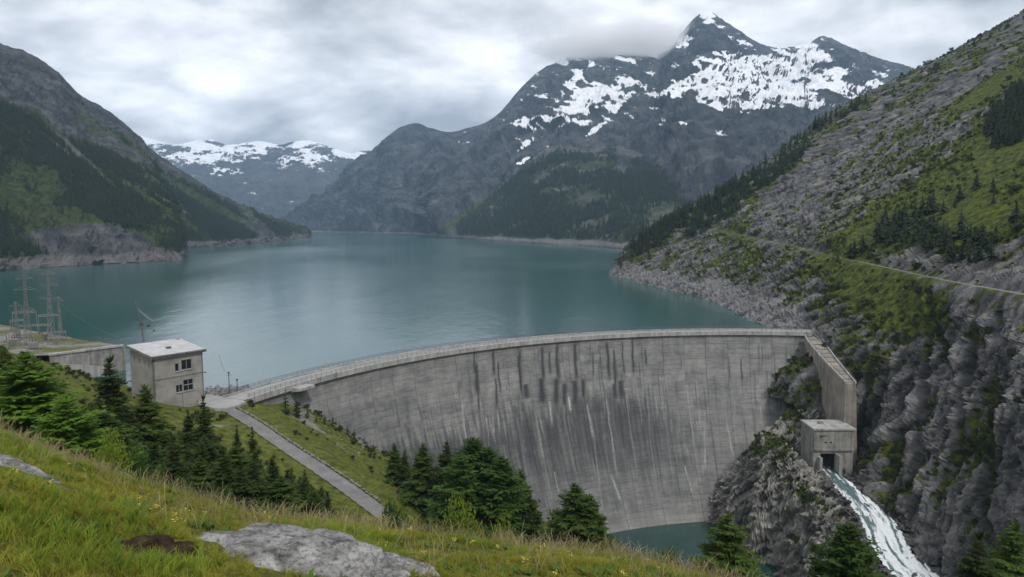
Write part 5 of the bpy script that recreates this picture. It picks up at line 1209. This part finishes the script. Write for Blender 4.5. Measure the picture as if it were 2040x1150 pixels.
# small spruces along the left abutment of the dam
ABUT = [(568, 776, 178), (590, 786, 180), (630, 822, 184), (646, 818, 186), (662, 824, 188), (676, 838, 188), (692, 842, 190), (706, 852, 190), (744, 876, 188), (726, 868, 190), (612, 808, 184)]
for k, (px_, pt, Y_) in enumerate(ABUT):
    loc, h = stand(px_, pt, Y_); h = min(max(h, 2.5), 8)
    lab = {0: 'round topped small tree beside the viewing platform of the dam', 1: 'small tree just right of the round topped one at the platform', 8: 'small spruce standing alone low on the dam abutment'}.get(k, 'small spruce in the row along the left dam abutment')
    plant('spruce_tree', SMALLC[k % 3], loc, h, lab, 'tree', 'small spruces along the left abutment', 1.3 if k < 2 else 1.0)
for k, (px_, pt, Y_) in enumerate([(1503, 880, 252), (1522, 868, 252), (1546, 872, 250), (1585, 876, 250)]):
    q = PY(px_, pt, Y_); z = knoll_z(q[0], q[1]); plant('spruce_tree', SMALLC[k % 3], (q[0], q[1], z - .2), max(min(q[2] - z, 6), 3), 'small dark conifer on top of the rocky knoll by the dam', 'tree', 'small conifers on the knoll')
# bushes in the near ground
def mtop(me):
    v = np.empty(len(me.vertices) * 3, np.float32); me.vertices.foreach_get('co', v); v = v.reshape(-1, 3); return float(v[:, 2].max()), float(np.abs(v[:, :2]).max() * 2)
for px_, pt, Y_, k, wpx, lab in [(785, 988, 70, 2, 92, 'dark green bush at the lower end of the gravel road'), (932, 984, 60, 1, 150, 'bright yellow green bush before the central clump of trees'), (1010, 1030, 52, 0, 110, 'low yellow green bush right of the bright one'), (200, 850, 52, 1, 120, 'bright green bush below the large larch'), (100, 872, 46, 0, 130, 'bright green bush at the left meadow edge'), (290, 915, 50, 3, 90, 'mid green bush at the meadow edge below the spruces'), (1335, 1090, 42, 2, 100, 'low green bush on the meadow edge before the pool'), (1245, 1082, 44, 3, 70, 'green bush right of the broad dark spruce'), (880, 1040, 46, 0, 90, 'yellowish bush left of the bright one'), (700, 1030, 50, 3, 70, 'low bush left of the road end'), (250, 880, 56, 3, 80, 'mid green bush between larch and spruces'), (350, 945, 56, 2, 80, 'mid green bush at the meadow edge below the building'), (430, 965, 56, 3, 90, 'mid green bush at the meadow edge among slender spruces'), (520, 992, 56, 2, 90, 'mid green bush at the meadow edge left of the low road'), (600, 1010, 56, 3, 80, 'mid green bush at the meadow edge below the small spruces'), (170, 842, 60, 1, 90, 'bright green bush right of the larches')]:
    loc, h = stand(px_, pt, Y_); sm = SHRUB[k]; tz, tw = mtop(sm[1]); hs = h / tz; ws = wpx / FPX * Y_ / tw
    plant('leafy_bush', sm, loc, hs, lab, 'bush', None, max(ws / hs, .35), ('stem', 'foliage'))
# ------------------------------------------------------------------ conifers on the right slope
_fl = np.stack([RS_px.ravel(), RS_py.ravel()], -1); _g3 = Gr.reshape(-1, 3); _front = _g3[:, 1]
def rs_at(px_, py_, tol=4.0):
    m = np.where((np.abs(_fl[:, 0] - px_) < tol) & (np.abs(_fl[:, 1] - py_) < tol))[0]
    if len(m) == 0: return rs_at(px_, py_, tol * 1.8)
    return _g3[m[np.argmin(_front[m])]]
rs = np.random.default_rng(8)
def z7(x, y): return 1200 + x * .4118, 300 + y * .4118
for x, yb, yt, lab in [(1190, 512, 425, 'left one of three conifers beside the road bend on the slope'), (1215, 503, 412, 'middle one of three conifers beside the road bend on the slope'), (1255, 482, 380, 'right and tallest of three conifers beside the road bend'), (1720, 228, 150, 'conifer at the top of the short row above the grove'), (1700, 272, 212, 'conifer at the foot of the short row above the grove'), (1800, 185, 98, 'dark conifer alone on the upper green meadow'), (1885, 192, 115, 'dark conifer alone right of the other on the upper green meadow'), (1900, 245, 195, 'small conifer below the lone ones on the green meadow'), (1990, 335, 215, 'tall dark conifer at the right picture edge on the meadow'), (1110, 520, 490, 'small conifer left of the road bend'), (1130, 530, 482, 'small conifer right at the road bend')]:
    b = rs_at(*z7(x, yb)); h = (yb - yt) * .4118 / FPX * b[1]
    tag(link('conifer', FAR[rs.integers(4)], None, None, b - [0, 0, .3], rs.uniform(0, 6), (h * 1.6, h * 1.6, h)), lab, 'tree', 'conifers on the right slope')
grove = [(1315, 435, 320), (1340, 430, 330), (1360, 410, 295), (1425, 380, 265), (1460, 360, 240), (1500, 320, 225), (1535, 310, 215), (1570, 300, 200), (1600, 290, 190), (1640, 300, 230), (1735, 410, 280), (1780, 460, 350), (1840, 460, 345), (1890, 460, 350)]
while len(grove) < 75:
    u = rs.random(); x = 1330 + 560 * u + rs.normal(0, 25); y0 = 430 + 130 * u ** .8 - rs.random() * (95 + 40 * math.sin(u * 3)); grove.append((x, y0, y0 - rs.uniform(55, 95)))
for x, yb, yt in grove:
    b = rs_at(*z7(x, yb)); h = (yb - yt) * .4118 / FPX * b[1]
    tag(link('conifer', FAR[rs.integers(4)], None, None, b - [0, 0, .3], rs.uniform(0, 6), (h * 1.7, h * 1.7, h * 1.1)), 'dark conifer in the dense grove above the road on the right slope', 'tree', 'conifer grove on the right slope')
# skyline trees
sky_l = [(1226, 528), (1243, 500), (1252, 488), (1290, 463), (1345, 431), (1420, 389), (1510, 337), (1640, 237), (1730, 194), (1830, 145), (2040, 28)]
sx, sy = np.array(sky_l).T
for k in range(110):
    x = rs.uniform(1228, 1730) if k < 95 else rs.uniform(1730, 2036); y = np.interp(x, sx, sy) + rs.uniform(1, 12)
    b = rs_at(x, y, 5); h = rs.uniform(8.5, 15) * (1 if x < 1730 else .55)
    tag(link('conifer', FAR[rs.integers(4)], None, None, b - [0, 0, .6], rs.uniform(0, 6), (h * 1.3, h * 1.3, h)), 'dark conifer in the row along the skyline of the right slope', 'tree', 'conifers along the right skyline')
# ------------------------------------------------------------------ uncountable masses by geometry nodes
def scatter(name, pts, sizes, sources, label, mat=None, lean=0.06):
    n = len(pts); me = bpy.data.meshes.new(name); me.vertices.add(n); me.vertices.foreach_set('co', np.asarray(pts, np.float32).ravel())
    rs_ = np.random.default_rng(len(name))
    a = me.attributes.new('scl', 'FLOAT_VECTOR', 'POINT'); sz = np.asarray(sizes, np.float32); sz = np.repeat(sz[:, None], 3, 1) if sz.ndim == 1 else sz; a.data.foreach_set('vector', sz.ravel())
    a = me.attributes.new('rot', 'FLOAT_VECTOR', 'POINT'); a.data.foreach_set('vector', np.c_[rs_.normal(0, lean, n), rs_.normal(0, lean, n), rs_.uniform(0, 6.283, n)].astype(np.float32).ravel())
    a = me.attributes.new('idx', 'INT', 'POINT'); a.data.foreach_set('value', rs_.integers(0, len(sources), n).astype(np.int32))
    o = link(name, me); tag(o, label, None, None, 'stuff')
    ng = bpy.data.node_groups.new(name, 'GeometryNodeTree'); ng.interface.new_socket('Geometry', in_out='INPUT', socket_type='NodeSocketGeometry'); ng.interface.new_socket('Geometry', in_out='OUTPUT', socket_type='NodeSocketGeometry')
    N_ = ng.nodes; gi = N_.new('NodeGroupInput'); go = N_.new('NodeGroupOutput'); ip = N_.new('GeometryNodeInstanceOnPoints'); jn = N_.new('GeometryNodeJoinGeometry')
    for s_ in sources[::-1]:
        oi = N_.new('GeometryNodeObjectInfo'); oi.inputs['Object'].default_value = s_; oi.inputs['As Instance'].default_value = True; ng.links.new(oi.outputs['Geometry'], jn.inputs[0])
    def na(nm, ty):
        q = N_.new('GeometryNodeInputNamedAttribute'); q.data_type = ty; q.inputs['Name'].default_value = nm; return q.outputs['Attribute']
    ng.links.new(gi.outputs[0], ip.inputs['Points']); ng.links.new(jn.outputs[0], ip.inputs['Instance']); ip.inputs['Pick Instance'].default_value = True
    ng.links.new(na('idx', 'INT'), ip.inputs['Instance Index']); ng.links.new(na('rot', 'FLOAT_VECTOR'), ip.inputs['Rotation']); ng.links.new(na('scl', 'FLOAT_VECTOR'), ip.inputs['Scale'])
    ng.links.new(ip.outputs[0], go.inputs[0]); md = o.modifiers.new('scatter', 'NODES'); md.node_group = ng; return o
def exemplar(name, mesh, loc, size, label):
    o = link(name, mesh, None, None, loc, 0.3, size); tag(o, label, None, None, 'stuff'); return o
def pick(G, prob, n, seed=1):
    rs_ = np.random.default_rng(seed); p = np.clip(prob, 0, None).ravel(); a = np.linalg.norm(np.cross(np.gradient(G, axis=0), np.gradient(G, axis=1)), axis=-1).ravel()
    p = p * a; p /= p.sum(); k = rs_.choice(len(p), n, p=p); q = G.reshape(-1, 3)[k]
    s0 = np.gradient(G, axis=0).reshape(-1, 3)[k]; s1 = np.gradient(G, axis=1).reshape(-1, 3)[k]
    return q + s0 * rs_.uniform(-.5, .5, (n, 1)) + s1 * rs_.uniform(-.5, .5, (n, 1))
rs = np.random.default_rng(21)
P = pick(Gl, sstep(.12, .95, LEFT_FOREST) * (vfl > 0.01) * (vfl < 1.0), 21000, 2)
srcL = [exemplar('forest_tree', FAR[k], P[k], 9.0, 'dark conifer within the left shore forest') for k in range(3)]
scatter('left_forest', P, rs.uniform(6, 11.5, len(P))[:, None] * np.array([1.35, 1.35, 1.0]), srcL, 'dark conifer forest covering the left mountainside')
P = pick(Gs, sstep(.1, .9, SPUR_FOREST) * (vfs > 0.02) * (vfs < 1.0) * (Gs[..., 2] > 14), 12000, 3)
scatter('spur_forest', P, rs.uniform(9, 17, len(P))[:, None] * np.array([1.5, 1.5, 1.0]), srcL, 'dark forest on the mountain spur across the lake')
wood = blobs(RS_px, RS_py, [(1330, 455, 70, 16, -32), (1440, 410, 75, 26, -38), (1400, 440, 50, 20, -40), (1545, 345, 80, 12, -38), (2010, 250, 60, 40, -50), (2030, 210, 40, 30, -50), (1290, 490, 40, 12, -30)]) 
P = pick(Gr, sstep(.3, .8, wood + .25 * fbm(Gr / 14, 3)) * (RS_px < 2150) * (Gr[..., 1] > 290) * (Gr[..., 2] > 10), 1900, 4)
scatter('slope_wood', P - [0, 0, .4], rs.uniform(5, 10, len(P))[:, None] * np.array([1.35, 1.35, 1.0]), srcL, 'dark wood on the upper edge of the right slope')
srcB = [exemplar('dwarf_shrub', BUSH[k][1], Gr[300, 300 + k], 1.2, 'low dark shrub on the right slope') for k in range(2)]
P = pick(Gr, sstep(.25, .9, RS_veg) * (RS_px < 2120) * (RS_px > 1200) * (1 - .97 * RS_meadow) * np.clip(500 / Gr[..., 1], .5, 3) * (droad > 4), 9000, 5)
scatter('slope_shrubs', P, rs.gamma(3, .45, len(P)) + .5, srcB, 'low dark shrubs and ferns on ledges of the right slope')
P = pick(Gk, sstep(.3, .9, veg), 900, 6)
scatter('knoll_shrubs', P, rs.gamma(3, .3, len(P)) + .4, srcB, 'low shrubs on the rocky knoll')
hp = sstep(.3, .9, HILL_VEG); d_, _z = road_dist(Gh[..., 0], Gh[..., 1]); hpx, hpy = proj(Gh)
bw = np.clip(fbm(Gh / 11 + 9, 3) * 2 + blobs(hpx, hpy, [(130, 770, 90, 35, 25), (700, 870, 60, 15, 40), (620, 820, 50, 12, 35), (350, 900, 200, 60, 20)]), 0, 1.5)
P = pick(Gh, hp * bw * (d_ > 3.6) * (Gh[..., 2] > -66) * (Gh[..., 1] > 34), 3200, 7)
scatter('hillside_shrubs', P, rs.gamma(3, .26, len(P)) + .35, srcB, 'low dark shrubs scattered over the hillside')
P = pick(Gh, (d_ > 3) * np.clip(blobs(hpx, hpy, [(690, 850, 80, 14, 38), (600, 822, 70, 10, 30), (650, 862, 70, 10, 35)]) + .02 * (fbm(Gh / 6, 3) > .2), 0, 1), 500, 9)
stone_mass('hillside_stones', P, rs.gamma(2.2, .13, len(P)) + .12, 'pale loose stones on the hillside by the road')
# ------------------------------------------------------------------ grass
def tuft(seed, n=26, h=1.0, w=.022, lean=.35, spread=.22, seg=3, head=False):
    rs_ = np.random.default_rng(seed); V, Q = [], []; k0 = 0
    for i in range(n):
        a = rs_.uniform(0, 6.283); r = spread * math.sqrt(rs_.random()); b = np.array([r * math.cos(a), r * math.sin(a), -.05]); hh = h * rs_.uniform(.55, 1.1); l = np.array([rs_.normal(.22, lean), rs_.normal(0, lean)]) * hh; s_ = rs_.uniform(0, 6.283); u = np.array([math.cos(s_), math.sin(s_), 0])
        for k in range(seg + 1):
            f = k / seg; c = b + [l[0] * f ** 1.8, l[1] * f ** 1.8, hh * (f - .22 * f ** 3)]; ww = w * (1 - f) ** .7 + .0025
            if head and k >= seg - 1: ww = w * 1.6 if k == seg - 1 else w * .9
            V += [c - u * ww, c + u * ww]
        for k in range(seg): q = k0 + 2 * k; Q.append((q, q + 1, q + 3, q + 2))
        k0 += 2 * (seg + 1)
    return mesh_np('tuft', np.array(V), np.array(Q))
M_grass = leaf_mat('meadow_grass_blades', (0.115, 0.135, 0.015), (0.37, 0.355, 0.055), trans=0.3, byobj=False)
M_grass2 = leaf_mat('lush_grass_blades', (0.090, 0.145, 0.015), (0.26, 0.33, 0.038), trans=0.3, byobj=False)
M_straw = leaf_mat('dry_grass_stalks', (0.20, 0.17, 0.08), (0.36, 0.30, 0.16), trans=0.2, byobj=False)
TU = [tuft(71 + k) for k in range(3)]; [m_.materials.append(M_grass) for m_ in TU]
TL = [tuft(81 + k, 24, 1.0, .035, .3, .25) for k in range(2)]; [m_.materials.append(M_grass2) for m_ in TL]
TS = [tuft(91 + k, 5, 1.0, .005, .32, .2, 4, True) for k in range(3)]; [m_.materials.append(M_straw) for m_ in TS]
def fgp(n, rmin=3.2, rmax=27, seed=1):
    r_ = np.random.default_rng(seed); r = np.sqrt(r_.uniform(rmin ** 2, rmax ** 2, n)); az_ = r_.uniform(-.92, .85, n); X_, Y_ = az_ * r, r; return np.stack([X_, Y_, fg_z(X_, Y_)], -1)
def fgc(px_, py_, dz=0.0):
    best = None
    for Y_ in np.linspace(4, 26, 120):
        q = PY(px_, py_, Y_); z = float(fg_z(np.array([q[0]]), np.array([q[1]]))[0])
        if q[2] <= z: best = np.array([q[0], q[1], z]); break
    return (best if best is not None else PY(px_, py_, 20)) + [0, 0, dz]
ROCKS = [(fgc(560, 1120), 1.45, .85), (fgc(45, 940) + [-.3, 0, 0], 2.0, .7), (fgc(300, 1105), .5, .4)]
def clear(P):
    m = np.ones(len(P), bool)
    for c, rx2, ry2 in ROCKS: m &= ((P[:, 0] - c[0]) / rx2) ** 2 + ((P[:, 1] - c[1]) / ry2) ** 2 > 0.8
    return P[m]
P = clear(fgp(34000, seed=3)); hN = fbm(P / 3.0 + 2, 3)
srcG = [exemplar('grass_tuft', TU[k], P[k], .3, 'grass tuft in the foreground meadow') for k in range(3)]
scatter('meadow_grass', P, np.clip(.14 + .16 * hN + rs.normal(0, .03, len(P)), .06, .36), srcG, 'short yellow green grass of the foreground meadow', lean=.15)
P2_ = clear(fgp(16000, seed=4)); pxx, pyy = proj(P2_); hN = fbm(P2_ / 2.2 + 6, 3); keep = (hN + .9 * blobs(pxx, pyy, [(100, 1080, 160, 70, 0), (330, 1130, 120, 30, 0), (60, 900, 120, 20, 20), (700, 1080, 90, 30, 10)]) > .22); P2_ = P2_[keep]
srcH = [exemplar('lush_tuft', TL[k], P2_[k], .3, 'lush green tuft in the foreground meadow') for k in range(2)]
scatter('lush_grass', P2_, rs.uniform(.16, .32, len(P2_)), srcH, 'lush green grass clumps in the foreground meadow', lean=.15)
P3 = clear(fgp(6200, 11, 25, seed=5)); rr3 = P3[:, 1]; keep = rs.random(len(P3)) < np.clip(.14 + .42 * np.exp(-((rr3 - 21.5) / 3.0) ** 2), 0, 1); P3 = P3[keep]
srcS = [exemplar('dry_stalk', TS[k], P3[k], .6, 'dry grass stalks on the meadow edge') for k in range(3)]
scatter('dry_grass', P3, rs.uniform(.45, .85, len(P3)), srcS, 'dry straw coloured grass stalks along the meadow edge', lean=.2)
# flowers and broad-leaved weeds
def weed(seed, n=9, L=.55):
    rs_ = np.random.default_rng(seed); a_ = rs_.uniform(0, 6.283, n); D = norm(np.c_[np.cos(a_), np.sin(a_), rs_.uniform(.3, 1.4, n)]); C_ = np.c_[rs_.normal(0, .05, (n, 2)), np.zeros(n)]; ln = L * rs_.uniform(.6, 1.1, n); U = norm(np.cross(D, [0, 0, 1.])); V = rhombs(C_, D, U, ln, ln * .22); return mesh_np('weed', V, np.arange(len(V)).reshape(-1, 4))
def flower(seed):
    rs_ = np.random.default_rng(seed); V, Q, k0 = [], [], 0
    for i in range(7):
        b = np.r_[rs_.normal(0, .12, 2), 0]; t_ = b + np.r_[rs_.normal(0, .12, 2), rs_.uniform(.7, 1.05)]
        for k in range(5):
            a_ = k * 1.2566 + rs_.random(); c_ = np.array([math.cos(a_), math.sin(a_), .25]); d_ = np.array([-math.sin(a_), math.cos(a_), 0]); V += [t_, t_ + c_ * .05 + d_ * .03, t_ + c_ * .1, t_ + c_ * .05 - d_ * .03]; Q.append((k0, k0 + 1, k0 + 2, k0 + 3)); k0 += 4
    return mesh_np('flower', np.array(V), np.array(Q))
M_weed = leaf_mat('weed_leaves', (0.035, 0.085, 0.012), (0.12, 0.19, 0.03), trans=0.25, byobj=False)
t = NT('yellow_petals', 0.7, 0.2); M_pet = t.done(t.mix(t.noise(t.pos(), .6), (0.62, 0.42, 0.03), (0.75, 0.62, 0.20)))
WD = [weed(k) for k in (1, 2)]; [m_.materials.append(M_weed) for m_ in WD]
FL = [flower(k) for k in (3, 4)]; [m_.materials.append(M_pet) for m_ in FL]
P4 = clear(fgp(9000, seed=6)); P4 = P4[fbm(P4 / 1.6 + 12, 3) > .12]
srcW = [exemplar('weed_plant', WD[k], P4[k], .3, 'broad leaved weed in the foreground meadow') for k in range(2)]
scatter('meadow_weeds', P4, rs.uniform(.16, .38, len(P4)), srcW, 'broad leaved weeds among the meadow grass', lean=.1)
P5 = clear(fgp(5000, 5, 25, seed=7)); p5x, p5y = proj(P5); P5 = P5[(fbm(P5 / 2.0 + 20, 3) > .05)][::9]
srcF = [exemplar('flower_plant', FL[k], P5[k], .3, 'yellow flowers in the foreground meadow') for k in range(2)]
scatter('meadow_flowers', P5, rs.uniform(.12, .22, len(P5)), srcF, 'small yellow flowers in the foreground meadow', lean=.1)
P = pick(Gh, sstep(.2, .8, HILL_VEG) * (d_ > 2.7) * (Gh[..., 1] > 30) * (Gh[..., 2] > -66) * np.clip(150 / (Gh[..., 1] + 20), .5, 3), 26000, 12)
scatter('hillside_grass', P, rs.uniform(.4, .8, len(P)), srcG, 'rough grass over the hillside beside the road', lean=.2)
# ------------------------------------------------------------------ foreground rocks
t = NT('lichen_granite', 0.85, 0.25); p = t.obj(); n1 = t.noise(t.map(p, (1, 1, 2.2), (.3, .4, 0)), 2.2, 8, .65, .5); n2 = t.noise(p, 14, 5, .7); v_ = t.vor(t.map(p, (1.5, 1, 3)), 2.5, 'DISTANCE_TO_EDGE')
c = t.ramp(n1, [(0.32, (0.05, 0.046, 0.043)), (0.47, (0.22, 0.216, 0.21)), (0.64, (0.40, 0.395, 0.385))]); c = t.mix(.8, c, t.ramp(n2, [(0.36, .22), (0.52, 1.0)]), 'MULTIPLY')
M_gran = t.done(c, t.bump(t.math('ADD', n1, t.math('MULTIPLY', n2, .35)), .9, .12))
t = NT('peat_bank', 0.95, 0.1); p = t.obj(); M_peat = t.done(t.ramp(t.noise(p, 5, 7, .65), [(0.3, (0.012, 0.009, 0.006)), (0.55, (0.06, 0.04, 0.024)), (0.72, (0.16, 0.11, 0.06))]), t.bump(t.noise(p, 6, 6, .65), 1.0, .15))
def boulder(name, c, rad, seed, mat, rot, label, cat='rock', nu=120, nv=70, rough=.22):
    u = np.linspace(0, 2 * math.pi, nu, endpoint=False); v = np.linspace(-1.2, 1.5707, nv); U, W_ = np.meshgrid(u, v, indexing='ij')
    D = np.stack([np.cos(W_) * np.cos(U), np.cos(W_) * np.sin(U), np.sin(W_)], -1); r = 1 + rough * fbm(D * 1.3 + seed, 4) * 2 + .22 * rough * ridged(D * np.array([2.5, 2.5, 7]) + seed, 4)
    V = D * r[..., None] * np.array(rad); f = grid_faces(nu, nv); k = np.arange(nv - 1); l = (nu - 1) * nv
    f = np.concatenate([f, np.c_[l + k, k, k + 1, l + k + 1]]); me = mesh_np(name, V.reshape(-1, 3), f, True); o = link(name, me, mat, None, c); o.rotation_euler = rot; tag(o, label, cat); return o
c = fgc(552, 1122); boulder('boulder', c + [0, .1, -.22], (1.75, 1.05, .52), 2.0, M_gran, (.0, .10, .15), 'large pale grey lichen boulder in the foreground meadow')
c = fgc(45, 940); boulder('boulder', c + [-.3, 0, -.35], (1.7, .6, .36), 5.0, M_gran, (0, .30, -.3), 'long grey rock slab at the left picture edge in the grass')
c = fgc(300, 1105); boulder('peat_bank', c + [0, .1, -.12], (.5, .35, .22), 8.0, M_peat, (0, .2, .4), 'dark brown peat bank left of the large boulder', 'earth bank', rough=.35)
c = fgc(790, 1140); boulder('boulder', c + [0, 0, -.12], (.7, .4, .28), 11.0, M_gran, (0, .15, -.2), 'low grey rock just right of the large boulder')
# ================================================================== air: haze over the whole valley, and the cloud on the ridge
if HAZE:
    hb = MB().box((500, 3600, 640), (8600, 8400, 1450)).mesh('haze')
    m = bpy.data.materials.new('haze'); m.use_nodes = True; nt = m.node_tree; nt.nodes.clear(); out = nt.nodes.new('ShaderNodeOutputMaterial'); pv = nt.nodes.new('ShaderNodeVolumePrincipled')
    pv.inputs['Color'].default_value = (0.52, 0.75, 1.0, 1); pv.inputs['Density'].default_value = 6.8e-5; pv.inputs['Anisotropy'].default_value = 0.0; nt.links.new(pv.outputs[0], out.inputs['Volume'])
    tag(link('haze', hb, m), 'thin bluish haze filling the valley air', None, None, 'stuff')

# cloud bank snagged on the ridge left of the summit
CC, CRD = np.array([545.0, 3860.0, 995.0]), np.array([545.0, 340.0, 165.0])
u = np.linspace(0, 2 * math.pi, 40, endpoint=False); v = np.linspace(-1.5707, 1.5707, 22); U, W_ = np.meshgrid(u, v, indexing='ij'); D = np.stack([np.cos(W_) * np.cos(U), np.cos(W_) * np.sin(U), np.sin(W_)], -1)
f = grid_faces(40, 22); k = np.arange(21); f = np.concatenate([f, np.c_[39 * 22 + k, k, k + 1, 39 * 22 + k + 1]])
cme = mesh_np('cloud', (D * CRD).reshape(-1, 3), f, True)
m = bpy.data.materials.new('cloud_vapour'); m.use_nodes = True; nt = m.node_tree; nt.nodes.clear(); out = nt.nodes.new('ShaderNodeOutputMaterial'); pv = nt.nodes.new('ShaderNodeVolumePrincipled')
def mth(op, a, b=None, clamp=False):
    n = nt.nodes.new('ShaderNodeMath'); n.operation = op; n.use_clamp = clamp
    for i, q in enumerate((a, b)):
        if q is None: continue
        if isinstance(q, (int, float)): n.inputs[i].default_value = q
        else: nt.links.new(q, n.inputs[i])
    return n.outputs[0]
tcv = nt.nodes.new('ShaderNodeTexCoord'); mp = nt.nodes.new('ShaderNodeMapping'); mp.inputs['Scale'].default_value = 1.0 / CRD; nt.links.new(tcv.outputs['Object'], mp.inputs[0])
ln = nt.nodes.new('ShaderNodeVectorMath'); ln.operation = 'LENGTH'; nt.links.new(mp.outputs[0], ln.inputs[0])
nz = nt.nodes.new('ShaderNodeTexNoise'); nt.links.new(mp.outputs[0], nz.inputs['Vector']); nz.inputs['Scale'].default_value = 2.1; nz.inputs['Detail'].default_value = 4
dn = mth('SUBTRACT', mth('ADD', mth('SUBTRACT', 1.0, ln.outputs['Value']), mth('MULTIPLY', mth('SUBTRACT', nz.outputs[0], 0.5), 1.3)), 0.12, False)
nt.links.new(mth('MULTIPLY', mth('MAXIMUM', dn, 0.0), 0.024), pv.inputs['Density']); pv.inputs['Color'].default_value = (0.99, 0.99, 0.995, 1); nt.links.new(pv.outputs[0], out.inputs['Volume'])
cl = link('cloud', cme, m, None, CC); tag(cl, 'grey cloud bank snagged on the dark ridge left of the summit', None, None, 'stuff')
